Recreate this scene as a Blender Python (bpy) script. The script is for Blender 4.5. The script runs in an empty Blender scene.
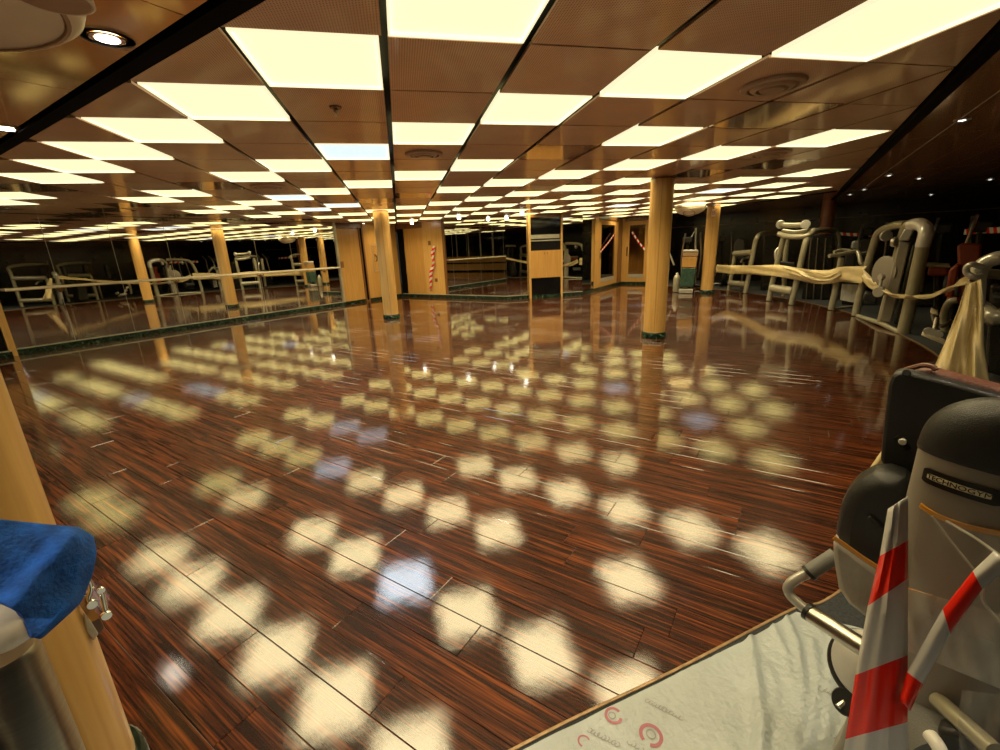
import bpy, bmesh, math, random
import numpy as np
from mathutils import Vector, Matrix, noise

# ------------------------------------------------------------------ camera, world, exposure
SC = bpy.context.scene
COL = SC.collection
random.seed(7)
F = 442.534                       # focal length in pixels of the 1000x750 frame
YAW, PITCH, ROLL = math.radians(11.843), math.radians(-15.925), math.radians(-2.332)
CH, ZC = 1.3597, 2.20             # camera height, ceiling height
cy, sy, cp, sp = math.cos(YAW), math.sin(YAW), math.cos(PITCH), math.sin(PITCH)
FWD = Vector((sy*cp, cy*cp, sp)); R0 = Vector((cy, -sy, 0)); U0 = R0.cross(FWD)
RIGHT = R0*math.cos(ROLL) + U0*math.sin(ROLL); UP = -R0*math.sin(ROLL) + U0*math.cos(ROLL)
cam = bpy.data.cameras.new('camera'); camo = bpy.data.objects.new('camera', cam); COL.objects.link(camo)
M3 = Matrix((RIGHT, UP, -FWD)).transposed()
camo.matrix_world = Matrix.Translation((0, 0, CH)) @ M3.to_4x4()
cam.sensor_width = 36; cam.lens = F*36/1000; cam.clip_start = .02
SC.camera = camo
W = bpy.data.worlds.new('world'); SC.world = W; W.use_nodes = True
W.node_tree.nodes['Background'].inputs[0].default_value = (.02, .016, .011, 1)
SC.view_settings.view_transform = 'Standard'; SC.view_settings.look = 'None'
SC.view_settings.exposure = 0.45; SC.view_settings.gamma = 1; SC.view_settings.use_curve_mapping = False
LAMP_W = 6.8                      # watts of each ceiling panel lamp
LAMP_SPREAD = 132                 # degrees: prismatic panels throw most light downwards
GLOW = (1.6, 1.34, .42)           # how bright a panel looks from the side
GLOW_COOL = (.50, .66, .80)

# ------------------------------------------------------------------ pixel helpers (a pixel gives a direction only)
def ray(px, py): return RIGHT*((px-500)/F) - UP*((py-375)/F) + FWD
def P(px, py, D):                 # on the pixel's ray at horizontal distance D from the camera
    d = ray(px, py); s = D/math.hypot(d.x, d.y); return Vector((d.x*s, d.y*s, CH + d.z*s))
def atz(px, py, z): d = ray(px, py); s = (z-CH)/d.z; return Vector((d.x*s, d.y*s, z))
def proj(v):
    q = Vector(v) - Vector((0, 0, CH)); z = q.dot(FWD)
    if z < .05: return None
    return (500 + F*q.dot(RIGHT)/z, 375 - F*q.dot(UP)/z, z)
S2 = math.sqrt(2)
def X(u, v, z=0.): return Vector(((u-v)/S2, (u+v)/S2, z))      # the room's walls run along u and v, 45 degrees to the tiles
def UV(p): return ((p[0]+p[1])/S2, (p[1]-p[0])/S2)
def onv(px, py, v): d = ray(px, py); s = v*S2/(d.y-d.x); return Vector((d.x*s, d.y*s, CH+d.z*s))
def onu(px, py, u): d = ray(px, py); s = u*S2/(d.y+d.x); return Vector((d.x*s, d.y*s, CH+d.z*s))
def ony(px, py, y): d = ray(px, py); s = y/d.y; return Vector((d.x*s, y, CH+d.z*s))

# ------------------------------------------------------------------ materials
MATS = {}
def newmat(name):
    m = bpy.data.materials.new(name); m.use_nodes = True; MATS[name] = m
    nt = m.node_tree; return m, nt, nt.nodes['Principled BSDF']
def N(nt, t, **kw):
    n = nt.nodes.new(t)
    for k, v in kw.items():
        if k.startswith('i_'): n.inputs[int(k[2:]) if k[2:].isdigit() else k[2:].replace('_', ' ')].default_value = v
        else: setattr(n, k, v)
    return n
def ramp(nt, stops):
    r = nt.nodes.new('ShaderNodeValToRGB'); e = r.color_ramp.elements
    e[0].position, e[0].color = stops[0][0], (*stops[0][1], 1); e[1].position, e[1].color = stops[-1][0], (*stops[-1][1], 1)
    for p, c in stops[1:-1]: k = e.new(p); k.color = (*c, 1)
    return r
def plain(name, col, rough=.5, metal=0., var=.12, scale=8., bump=0., bscale=60., coat=0., emis=None, stretch=(1, 1, 1), spec=.5, alpha=1.):
    m, nt, b = newmat(name); L = nt.links.new
    tc = N(nt, 'ShaderNodeTexCoord'); mp = N(nt, 'ShaderNodeMapping'); mp.inputs['Scale'].default_value = stretch
    L(tc.outputs['Object'], mp.inputs[0])
    n1 = N(nt, 'ShaderNodeTexNoise'); n1.inputs['Scale'].default_value = scale; n1.inputs['Detail'].default_value = 5
    L(mp.outputs[0], n1.inputs['Vector'])
    lo = [c*(1-var) for c in col]; hi = [min(1, c*(1+var)) for c in col]
    r = ramp(nt, [(.3, lo), (.7, hi)]); L(n1.outputs['Fac'], r.inputs[0]); L(r.outputs[0], b.inputs['Base Color'])
    b.inputs['Roughness'].default_value = rough; b.inputs['Metallic'].default_value = metal
    b.inputs['Specular IOR Level'].default_value = spec
    if coat: b.inputs['Coat Weight'].default_value = coat; b.inputs['Coat Roughness'].default_value = .08
    if bump:
        n2 = N(nt, 'ShaderNodeTexNoise'); n2.inputs['Scale'].default_value = bscale; n2.inputs['Detail'].default_value = 3
        L(mp.outputs[0], n2.inputs['Vector'])
        bp = N(nt, 'ShaderNodeBump'); bp.inputs['Strength'].default_value = bump; bp.inputs['Distance'].default_value = .01
        L(n2.outputs['Fac'], bp.inputs['Height']); L(bp.outputs[0], b.inputs['Normal'])
    if emis:
        b.inputs['Emission Color'].default_value = (*emis, 1); b.inputs['Emission Strength'].default_value = 1
    if alpha < 1: b.inputs['Alpha'].default_value = alpha
    return m
def film(name, col, rough, alpha):            # thin translucent plastic film
    m, nt, b = newmat(name); L = nt.links.new
    b.inputs['Base Color'].default_value = (*col, 1); b.inputs['Roughness'].default_value = rough
    tc = N(nt, 'ShaderNodeTexCoord'); n = N(nt, 'ShaderNodeTexNoise'); n.inputs['Scale'].default_value = 14; n.inputs['Detail'].default_value = 6
    mp = N(nt, 'ShaderNodeMapping'); mp.inputs['Scale'].default_value = (1, 1, .4); L(tc.outputs['Object'], mp.inputs[0]); L(mp.outputs[0], n.inputs['Vector'])
    r = ramp(nt, [(.3, (alpha*.7,)*3), (.7, (min(1, alpha*1.4),)*3)]); L(n.outputs['Fac'], r.inputs[0]); L(r.outputs[0], b.inputs['Alpha'])
    bp = N(nt, 'ShaderNodeBump'); bp.inputs['Strength'].default_value = .5; bp.inputs['Distance'].default_value = .02
    L(n.outputs['Fac'], bp.inputs['Height']); L(bp.outputs[0], b.inputs['Normal'])
    return m
def wood_floor():
    m, nt, b = newmat('rosewood_laminate'); L = nt.links.new
    tc = N(nt, 'ShaderNodeTexCoord'); oi = N(nt, 'ShaderNodeObjectInfo'); ge = N(nt, 'ShaderNodeNewGeometry')
    add = N(nt, 'ShaderNodeMath', operation='ADD'); L(oi.outputs['Random'], add.inputs[0]); L(ge.outputs['Random Per Island'], add.inputs[1])
    sc = N(nt, 'ShaderNodeMath', operation='MULTIPLY'); sc.inputs[1].default_value = 37.; L(add.outputs[0], sc.inputs[0])
    cb = N(nt, 'ShaderNodeCombineXYZ'); L(sc.outputs[0], cb.inputs[2]); L(sc.outputs[0], cb.inputs[0])
    va = N(nt, 'ShaderNodeVectorMath', operation='ADD'); L(tc.outputs['Object'], va.inputs[0]); L(cb.outputs[0], va.inputs[1])
    mp = N(nt, 'ShaderNodeMapping'); mp.inputs['Scale'].default_value = (1.1, 26, 1); L(va.outputs[0], mp.inputs[0])
    w = N(nt, 'ShaderNodeTexNoise'); w.inputs['Scale'].default_value = 1.6; w.inputs['Detail'].default_value = 7; w.inputs['Roughness'].default_value = .62; w.inputs['Distortion'].default_value = .5
    L(mp.outputs[0], w.inputs['Vector'])
    mp2 = N(nt, 'ShaderNodeMapping'); mp2.inputs['Scale'].default_value = (2.2, 110, 1); L(va.outputs[0], mp2.inputs[0])
    w2 = N(nt, 'ShaderNodeTexNoise'); w2.inputs['Scale'].default_value = 1.5; w2.inputs['Detail'].default_value = 3; L(mp2.outputs[0], w2.inputs['Vector'])
    mx = N(nt, 'ShaderNodeMath', operation='MULTIPLY_ADD'); mx.inputs[1].default_value = .45; L(w2.outputs['Fac'], mx.inputs[0])
    sb = N(nt, 'ShaderNodeMath', operation='MULTIPLY'); sb.inputs[1].default_value = .62; L(w.outputs['Fac'], sb.inputs[0]); L(sb.outputs[0], mx.inputs[2])
    r = ramp(nt, [(.38, (.0035, .0006, .0002)), (.49, (.014, .0025, .0006)), (.57, (.055, .0115, .0025)), (.71, (.19, .048, .009))])
    L(mx.outputs[0], r.inputs[0])
    L(r.outputs[0], b.inputs['Base Color'])
    b.inputs['Roughness'].default_value = .35; b.inputs['Specular IOR Level'].default_value = .1
    b.inputs['Coat Weight'].default_value = 1.; b.inputs['Coat IOR'].default_value = 1.62; b.inputs['Coat Roughness'].default_value = .037
    # fine embossed grain and a slow waviness
    n3 = N(nt, 'ShaderNodeTexNoise'); n3.inputs['Scale'].default_value = 900; n3.inputs['Detail'].default_value = 1; L(tc.outputs['Object'], n3.inputs['Vector'])
    b1 = N(nt, 'ShaderNodeBump'); b1.inputs['Strength'].default_value = .05; b1.inputs['Distance'].default_value = .0008; L(n3.outputs['Fac'], b1.inputs['Height'])
    n4 = N(nt, 'ShaderNodeTexNoise'); n4.inputs['Scale'].default_value = 9; n4.inputs['Detail'].default_value = 2; L(va.outputs[0], n4.inputs['Vector'])
    b2 = N(nt, 'ShaderNodeBump'); b2.inputs['Strength'].default_value = .06; b2.inputs['Distance'].default_value = .01; L(n4.outputs['Fac'], b2.inputs['Height'])
    L(b1.outputs[0], b2.inputs['Normal']); L(b2.outputs[0], b.inputs['Normal']); L(b2.outputs[0], b.inputs['Coat Normal'])
    return m
def veneer(name, a, c, rough=.32, axis=2):
    m, nt, b = newmat(name); L = nt.links.new
    tc = N(nt, 'ShaderNodeTexCoord'); mp = N(nt, 'ShaderNodeMapping'); s = [22, 22, 22]; s[axis] = 1.; mp.inputs['Scale'].default_value = s
    L(tc.outputs['Object'], mp.inputs[0])
    n = N(nt, 'ShaderNodeTexNoise'); n.inputs['Scale'].default_value = 1.5; n.inputs['Detail'].default_value = 6; n.inputs['Distortion'].default_value = .4; L(mp.outputs[0], n.inputs['Vector'])
    r = ramp(nt, [(.3, a), (.7, c)]); L(n.outputs['Fac'], r.inputs[0]); L(r.outputs[0], b.inputs['Base Color'])
    b.inputs['Roughness'].default_value = rough; b.inputs['Coat Weight'].default_value = .3; b.inputs['Coat Roughness'].default_value = .15
    return m
def tile_mat(name, col, rough, holes=True, metal=0.):
    m, nt, b = newmat(name); L = nt.links.new
    tc = N(nt, 'ShaderNodeTexCoord')
    n = N(nt, 'ShaderNodeTexNoise'); n.inputs['Scale'].default_value = 3.; n.inputs['Detail'].default_value = 4; L(tc.outputs['Object'], n.inputs['Vector'])
    r = ramp(nt, [(.3, [c*.9 for c in col]), (.7, [min(1, c*1.08) for c in col])]); L(n.outputs['Fac'], r.inputs[0])
    out = r.outputs[0]
    if holes:
        vm = N(nt, 'ShaderNodeVectorMath', operation='SCALE'); vm.inputs['Scale'].default_value = 1/.011; L(tc.outputs['Object'], vm.inputs[0])
        fr = N(nt, 'ShaderNodeVectorMath', operation='FRACTION'); L(vm.outputs[0], fr.inputs[0])
        sx = N(nt, 'ShaderNodeSeparateXYZ'); L(fr.outputs[0], sx.inputs[0])
        cx = N(nt, 'ShaderNodeCombineXYZ'); L(sx.outputs[0], cx.inputs[0]); L(sx.outputs[1], cx.inputs[1])
        di = N(nt, 'ShaderNodeVectorMath', operation='DISTANCE'); di.inputs[1].default_value = (.5, .5, 0); L(cx.outputs[0], di.inputs[0])
        lt = N(nt, 'ShaderNodeMath', operation='LESS_THAN'); lt.inputs[1].default_value = .24; L(di.outputs['Value'], lt.inputs[0])
        mx = N(nt, 'ShaderNodeMix', data_type='RGBA'); L(lt.outputs[0], mx.inputs['Factor']); L(out, mx.inputs['A']); mx.inputs['B'].default_value = (*[c*.25 for c in col], 1)
        out = mx.outputs['Result']
    L(out, b.inputs['Base Color']); b.inputs['Roughness'].default_value = rough; b.inputs['Metallic'].default_value = metal
    b.inputs['Coat Weight'].default_value = .5; b.inputs['Coat Roughness'].default_value = .06
    return m
def marble():
    m, nt, b = newmat('green_marble'); L = nt.links.new
    tc = N(nt, 'ShaderNodeTexCoord'); n = N(nt, 'ShaderNodeTexNoise'); n.inputs['Scale'].default_value = 16; n.inputs['Detail'].default_value = 8; n.inputs['Distortion'].default_value = 1.4
    L(tc.outputs['Object'], n.inputs['Vector'])
    r = ramp(nt, [(.38, (.003, .008, .006)), (.55, (.011, .030, .019)), (.64, (.03, .07, .045)), (.74, (.22, .28, .20))]); L(n.outputs['Fac'], r.inputs[0]); L(r.outputs[0], b.inputs['Base Color'])
    b.inputs['Roughness'].default_value = .18
    return m
def mirror():
    m, nt, b = newmat('mirror_glass'); b.inputs['Base Color'].default_value = (.80, .80, .76, 1); b.inputs['Metallic'].default_value = 1; b.inputs['Roughness'].default_value = .012
    return m
def glass(name, tint):
    m, nt, b = newmat(name); L = nt.links.new; out = nt.nodes['Material Output']
    t = N(nt, 'ShaderNodeBsdfTransparent'); t.inputs[0].default_value = (*tint, 1); g = N(nt, 'ShaderNodeBsdfGlossy'); g.inputs['Roughness'].default_value = .02
    fr = N(nt, 'ShaderNodeFresnel'); fr.inputs[0].default_value = 1.6; mx = N(nt, 'ShaderNodeMixShader')
    L(fr.outputs[0], mx.inputs[0]); L(t.outputs[0], mx.inputs[1]); L(g.outputs[0], mx.inputs[2]); L(mx.outputs[0], out.inputs[0]); nt.nodes.remove(b)
    return m
def glow(name, col):
    m, nt, b = newmat(name); b.inputs['Base Color'].default_value = (.8, .78, .7, 1); b.inputs['Roughness'].default_value = .6
    b.inputs['Emission Color'].default_value = (*col, 1); b.inputs['Emission Strength'].default_value = 1.
    return m
def striped(name, period, slant=.55):        # red and white barrier tape, stripes across the tape (uv: u along, v across)
    m, nt, b = newmat(name); L = nt.links.new
    uv = N(nt, 'ShaderNodeUVMap'); sx = N(nt, 'ShaderNodeSeparateXYZ'); L(uv.outputs[0], sx.inputs[0])
    ma = N(nt, 'ShaderNodeMath', operation='MULTIPLY_ADD'); ma.inputs[1].default_value = slant; L(sx.outputs[1], ma.inputs[0]); L(sx.outputs[0], ma.inputs[2])
    dv = N(nt, 'ShaderNodeMath', operation='DIVIDE'); dv.inputs[1].default_value = period; L(ma.outputs[0], dv.inputs[0])
    fr = N(nt, 'ShaderNodeMath', operation='FRACT'); L(dv.outputs[0], fr.inputs[0])
    gt = N(nt, 'ShaderNodeMath', operation='GREATER_THAN'); gt.inputs[1].default_value = .5; L(fr.outputs[0], gt.inputs[0])
    mx = N(nt, 'ShaderNodeMix', data_type='RGBA'); L(gt.outputs[0], mx.inputs['Factor']); mx.inputs['A'].default_value = (.72, .70, .66, 1); mx.inputs['B'].default_value = (.72, .030, .012, 1)
    L(mx.outputs['Result'], b.inputs['Base Color']); b.inputs['Roughness'].default_value = .22
    return m
wood_floor(); marble(); mirror()
veneer('maple_veneer', (.50, .285, .085), (.64, .39, .13))
veneer('maple_door', (.44, .23, .06), (.55, .31, .09))
veneer('brown_wood', (.14, .06, .02), (.22, .10, .035))
tile_mat('perforated_tile', (.80, .53, .31), .34, metal=.25)
tile_mat('polished_tile', (.60, .40, .24), .09, holes=False, metal=.6)
tile_mat('soffit_panel', (.97, .62, .23), .075, holes=False, metal=.6)
tile_mat('dark_soffit_panel', (.66, .38, .17), .12, holes=False, metal=.35)
plain('black_trim', (.003, .0026, .002), .8, spec=.05)
plain('ceiling_void', (.004, .004, .004), .9)
plain('pale_trim', (.52, .50, .42), .3, .6)
plain('black_paint', (.006, .006, .008), .25, var=.3)
plain('black_gloss', (.005, .005, .006), .07)
plain('dark_wall', (.012, .010, .010), .22, var=.4)
plain('champagne_metal', (.33, .305, .21), .32, .25, var=.08, coat=.3)
plain('silver_metal', (.50, .49, .44), .28, .5, var=.06)
plain('bright_silver', (.72, .72, .72), .25, .3)
plain('steel', (.50, .47, .41), .3, 1., var=.1, stretch=(1, 1, 20))
plain('chrome', (.8, .8, .78), .08, 1.)
plain('dark_pad', (.016, .015, .014), .5, bump=.15, bscale=200)
plain('black_plastic', (.012, .012, .012), .36, bump=.25, bscale=500)
plain('grey_shroud', (.27, .24, .195), .38, .15, var=.06, bump=.05, bscale=300)
plain('smoked_shroud', (.014, .013, .011), .2, var=.2)
plain('brown_leather', (.12, .038, .02), .45, bump=.35, bscale=120)
plain('red_leather', (.28, .045, .02), .4, bump=.2, bscale=90)
plain('rubber_grip', (.15, .15, .14), .6, bump=.2, bscale=300)
plain('carpet_pile', (.030, .034, .038), .95, var=.45, scale=90, bump=.8, bscale=400)
plain('cream_plastic', (.60, .48, .24), .3, var=.08, bump=.4, bscale=30)
plain('cream_paint', (.80, .72, .54), .35, var=.04)
plain('amber_tape', (.62, .27, .02), .2, var=.1)
plain('blue_cloth', (.008, .085, .40), .9, var=.45, scale=30, bump=.35, bscale=160)
plain('sheet_plastic', (.30, .335, .34), .30, var=.08, scale=5, bump=.5, bscale=45)
plain('print_grey', (.20, .19, .18), .5); plain('print_red', (.30, .085, .12), .5)
plain('edge_strip', (.24, .15, .07), .3, .3, var=.3, scale=40)
plain('green_wrap', (.035, .075, .055), .2, var=.4, scale=20, bump=.4, bscale=40)
plain('white_plastic', (.70, .69, .64), .35)
plain('plate_black', (.006, .006, .006), .3); plain('plate_letter', (.78, .74, .50), .35, .3)
plain('sign_red', (.6, .05, .03), .4)
plain('pink_column', (.34, .13, .09), .35)
plain('vent_beige', (.40, .26, .15), .3)
film('clear_film', (.75, .72, .64), .25, .22); film('milky_film', (.72, .69, .60), .28, .55)
glass('door_glass', (.75, .66, .5))
glow('panel_lip', (.74, .66, .42)); glow('panel_glow', GLOW); glow('panel_glow_cool', GLOW_COOL)
glow('spot_glow', (9, 8.6, 7.6)); glow('spot_glow_dim', (2.4, 2.4, 2.2))
striped('barrier_tape', .17); striped('barrier_tape_wide', .205, .35)

# ------------------------------------------------------------------ builders
class MB:
    def __init__(s): s.v = []; s.f = []; s.uv = None
    def add(s, vs, fs):
        o = len(s.v); s.v += [tuple(v) for v in vs]; s.f += [tuple(i+o for i in f) for f in fs]; return s
    def box(s, c, d, M=None):
        hx, hy, hz = d[0]/2, d[1]/2, d[2]/2
        vs = [Vector((x, y, z)) for x in (-hx, hx) for y in (-hy, hy) for z in (-hz, hz)]
        if M: vs = [M @ v for v in vs]
        return s.add([v+Vector(c) for v in vs], [(0, 1, 3, 2), (4, 6, 7, 5), (0, 4, 5, 1), (2, 3, 7, 6), (0, 2, 6, 4), (1, 5, 7, 3)])
    def slab(s, p1, p2, z0, z1, t, off=0.):      # upright board from p1 to p2, t thick to the left of the way p1->p2
        a, b = Vector((p1[0], p1[1])), Vector((p2[0], p2[1])); d = (b-a).normalized(); n = Vector((-d.y, d.x))
        q = [a+n*off, b+n*off, b+n*(off+t), a+n*(off+t)]
        return s.add([(p.x, p.y, z) for z in (z0, z1) for p in q], [(3, 2, 1, 0), (4, 5, 6, 7), (0, 1, 5, 4), (1, 2, 6, 5), (2, 3, 7, 6), (3, 0, 4, 7)])
    def prism(s, poly, ext):                      # polygon of 3-D points pushed along ext
        n = len(poly); e = Vector(ext); vs = [Vector(p) for p in poly]; vs += [p+e for p in vs]
        return s.add(vs, [tuple(range(n)), tuple(range(2*n-1, n-1, -1))] + [(i, i+n, (i+1) % n+n, (i+1) % n) for i in range(n)])
    def tube(s, pts, r, seg=12, smooth=True, flat=1., cap=True):
        pts = [Vector(p) for p in pts]; rs = r if isinstance(r, (list, tuple)) else [r]*len(pts)
        if smooth and len(pts) > 2:
            q, rr = [], []
            for i in range(len(pts)-1):
                p0, p1, p2, p3 = pts[max(i-1, 0)], pts[i], pts[i+1], pts[min(i+2, len(pts)-1)]
                for k in range(6):
                    t = k/6; q.append(.5*((2*p1)+(p2-p0)*t+(2*p0-5*p1+4*p2-p3)*t*t+(3*p1-p0-3*p2+p3)*t**3)); rr.append(rs[i]*(1-t)+rs[i+1]*t)
            q.append(pts[-1]); rr.append(rs[-1]); pts, rs = q, rr
        up = None; o = len(s.v); n = len(pts)
        for i, p in enumerate(pts):
            d = (pts[min(i+1, n-1)]-pts[max(i-1, 0)]).normalized()
            if up is None: up = d.orthogonal().normalized()
            up = (up-d*up.dot(d)); up = up.normalized() if up.length > 1e-6 else d.orthogonal().normalized()
            w = d.cross(up)
            for k in range(seg):
                a = 2*math.pi*k/seg; s.v.append(tuple(p+up*math.cos(a)*rs[i]+w*math.sin(a)*rs[i]*flat))
        for i in range(n-1):
            for k in range(seg): s.f.append((o+i*seg+k, o+i*seg+(k+1) % seg, o+(i+1)*seg+(k+1) % seg, o+(i+1)*seg+k))
        if cap: s.f.append(tuple(o+k for k in range(seg-1, -1, -1))); s.f.append(tuple(o+(n-1)*seg+k for k in range(seg)))
        return s
    def lathe(s, prof, c=(0, 0, 0), seg=32, M=None, cap=True):
        o = len(s.v); n = len(prof)
        for r, z in prof:
            for k in range(seg):
                a = 2*math.pi*k/seg; v = Vector((r*math.cos(a), r*math.sin(a), z))
                if M: v = M @ v
                s.v.append(tuple(v+Vector(c)))
        for i in range(n-1):
            for k in range(seg): s.f.append((o+i*seg+k, o+i*seg+(k+1) % seg, o+(i+1)*seg+(k+1) % seg, o+(i+1)*seg+k))
        if cap: s.f.append(tuple(o+k for k in range(seg-1, -1, -1))); s.f.append(tuple(o+(n-1)*seg+k for k in range(seg)))
        return s
    def grid(s, rows):                             # rows of points -> sheet, with uv in metres
        o = len(s.v); nr, nc = len(rows), len(rows[0]); uvs = {}
        for row in rows: s.v += [tuple(p) for p in row]
        for i in range(nr-1):
            for j in range(nc-1): s.f.append((o+i*nc+j, o+i*nc+j+1, o+(i+1)*nc+j+1, o+(i+1)*nc+j))
        mid = nc//2; acc = [0.]
        for i in range(1, nr): acc.append(acc[-1]+(Vector(rows[i][mid])-Vector(rows[i-1][mid])).length)
        s.uv = s.uv or {}
        for i in range(nr):
            a2 = 0.
            for j in range(nc):
                if j: a2 += (Vector(rows[i][j])-Vector(rows[i][j-1])).length
                s.uv[o+i*nc+j] = (acc[i], a2)
        return s
    def build(s, name, mat, parent=None, smooth=True, bevel=0., solid=0., sub=0, loc=None, angle=40):
        off = Vector(loc) if loc is not None else (parent_world(parent) if parent else Vector())
        me = bpy.data.meshes.new(name); me.from_pydata([tuple(Vector(v)-off) for v in s.v], [], s.f)
        if s.uv:
            l = me.uv_layers.new(name='UVMap')
            for lp in me.loops: l.data[lp.index].uv = s.uv.get(lp.vertex_index, (0, 0))
        bm = bmesh.new(); bm.from_mesh(me); bmesh.ops.recalc_face_normals(bm, faces=bm.faces[:])
        if smooth:
            for f in bm.faces: f.smooth = True
            for e in bm.edges:
                if len(e.link_faces) == 2 and e.calc_face_angle(0) > math.radians(angle): e.smooth = False
        bm.to_mesh(me); bm.free()
        me.materials.append(MATS[mat]); o = bpy.data.objects.new(name, me); COL.objects.link(o)
        if parent: o.parent = parent
        if loc is not None: o.location = off - (parent_world(parent) if parent else Vector())
        if solid: md = o.modifiers.new('thick', 'SOLIDIFY'); md.thickness = solid; md.offset = 0
        if bevel: md = o.modifiers.new('bevel', 'BEVEL'); md.width = bevel; md.segments = 2; md.limit_method = 'ANGLE'
        if sub: md = o.modifiers.new('sub', 'SUBSURF'); md.levels = sub; md.render_levels = sub
        return o
WPOS = {}
def parent_world(p):
    o = Vector()
    while p is not None: o = o + Vector(p.location); p = p.parent
    return o
def tag(o, label=None, cat=None, group=None, kind=None):
    for k, v in (('label', label), ('category', cat), ('group', group), ('kind', kind)):
        if v: o[k] = v
    return o
def thing(name, label, cat, loc, group=None, rz=0.):
    o = bpy.data.objects.new(name, None); COL.objects.link(o); o.location = loc; o.rotation_euler.z = rz; o.empty_display_size = .1
    return tag(o, label, cat, group)
def structure(name, loc=(0, 0, 0)):
    o = bpy.data.objects.new(name, None); COL.objects.link(o); o.location = loc; o['kind'] = 'structure'; return o
def copy_tree(o, parent=None):
    c = o.copy(); COL.objects.link(c); c.parent = parent
    for ch in list(o.children): copy_tree(ch, c)
    return c
def text(s, size, mat, name, parent, M, ext=.0006):
    cu = bpy.data.curves.new('t', 'FONT'); cu.body = s; cu.size = size; cu.extrude = ext; cu.align_x = 'CENTER'; cu.align_y = 'CENTER'
    ob = bpy.data.objects.new('t', cu); COL.objects.link(ob); bpy.context.view_layer.update()
    me = bpy.data.meshes.new_from_object(ob.evaluated_get(bpy.context.evaluated_depsgraph_get()))
    bpy.data.objects.remove(ob); me.transform(M); me.transform(Matrix.Translation(-parent_world(parent)))
    me.materials.clear(); me.materials.append(MATS[mat]); o = bpy.data.objects.new(name, me); COL.objects.link(o); o.parent = parent; return o
ORD = ['nearest', 'second', 'third', 'fourth', 'fifth', 'sixth', 'seventh', 'eighth', 'ninth', 'tenth', 'eleventh', 'twelfth', 'thirteenth', 'fourteenth', 'fifteenth', 'sixteenth', 'seventeenth', 'eighteenth', 'nineteenth', 'twentieth', 'twenty-first', 'twenty-second']
def spline(pts, n=6):
    out = []
    for i in range(len(pts)-1):
        p0, p1, p2, p3 = [Vector(pts[k]) for k in (max(i-1, 0), i, i+1, min(i+2, len(pts)-1))]
        for k in range(n):
            t = k/n; out.append(.5*((2*p1)+(p2-p0)*t+(2*p0-5*p1+4*p2-p3)*t*t+(3*p1-p0-3*p2+p3)*t**3))
    out.append(Vector(pts[-1])); return out

# ------------------------------------------------------------------ floor
ARC = [(-3, 1.35), (-.9, 1.15), (.15, .86), (.77, .49), (1.23, .17), (1.71, -.15), (1.95, -.33), (3.2, -.95), (5.0, -1.38), (6.74, -1.51), (8.16, -1.36), (9.74, -1.08), (11.0, -.58), (12.2, .05), (13.25, .86), (14.04, 1.72), (15.0, 3.2), (15.5, 3.9)]
ARCS = spline([X(u, v) for u, v in ARC], 8)
floor = structure('floor')
MB().box((4.5, 4.5, -.06), (34, 34, .1)).build('subfloor', 'black_paint', floor, smooth=False)
LP, WP, TP = 1.2, .15, .009
pm = MB(); a, b, g, e = LP/2-.0008, WP/2-.0008, .0016, .0011
pm.add([(-a, -b, -TP), (a, -b, -TP), (a, b, -TP), (-a, b, -TP), (-a, -b, -e), (a, -b, -e), (a, b, -e), (-a, b, -e), (-a+g, -b+g, 0), (a-g, -b+g, 0), (a-g, b-g, 0), (-a+g, b-g, 0)],
       [(4, 5, 9, 8), (5, 6, 10, 9), (6, 7, 11, 10), (7, 4, 8, 11), (8, 9, 10, 11), (0, 1, 5, 4), (1, 2, 6, 5), (2, 3, 7, 6), (3, 0, 4, 7)])
RZ = math.radians(135)
p0 = pm.build('plank', 'rosewood_laminate', floor, smooth=False); p0.rotation_euler.z = RZ
joint = {0: 1.545, 1: .93, 2: 1.307, 3: .826, 4: 1.08, 5: .30}
cells = []
for k in range(-22, 104):
    uc = .465 + .15*k + .075; off = joint.get(k, random.random()*1.2)
    for n in range(-4, 10):
        vc = off + n*LP + LP/2
        if vc < -2.2 or vc - LP/2 > 10.49 or (uc > 10.45 and vc > 9.9): continue
        hid = vc < -.6 and uc < 10
        q = [proj(X(uc+du, vc+dv)) for du in (-.075, .075) for dv in (-.6, .6)]; area = 0
        if all(q):
            xs = [min(1000, max(0, t[0])) for t in q]; ys = [min(750, max(0, t[1])) for t in q]
            if min(max(xs)-min(xs), max(ys)-min(ys)) > 2:
                z = sum(t[2] for t in q)/4; area = (max(xs)-min(xs))*(max(ys)-min(ys))/(1+z*.2)
        cells.append((area, uc, vc))
cells.sort(reverse=True)
first = True
for area, uc, vc in cells[:300]:
    o = p0 if first else p0.copy()
    if not first: COL.objects.link(o)
    first = False; o.location = X(uc, vc, 0)
rest = MB(); Minv = Matrix.Rotation(-RZ, 4, 'Z')
for area, uc, vc in cells[300:]:
    c = Minv @ X(uc, vc, 0); rest.add([c + Vector(v) for v in pm.v], pm.f)
ro = rest.build('plank_flooring', 'rosewood_laminate', floor, smooth=False); ro.rotation_euler.z = RZ; ro['kind'] = 'stuff'
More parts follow.
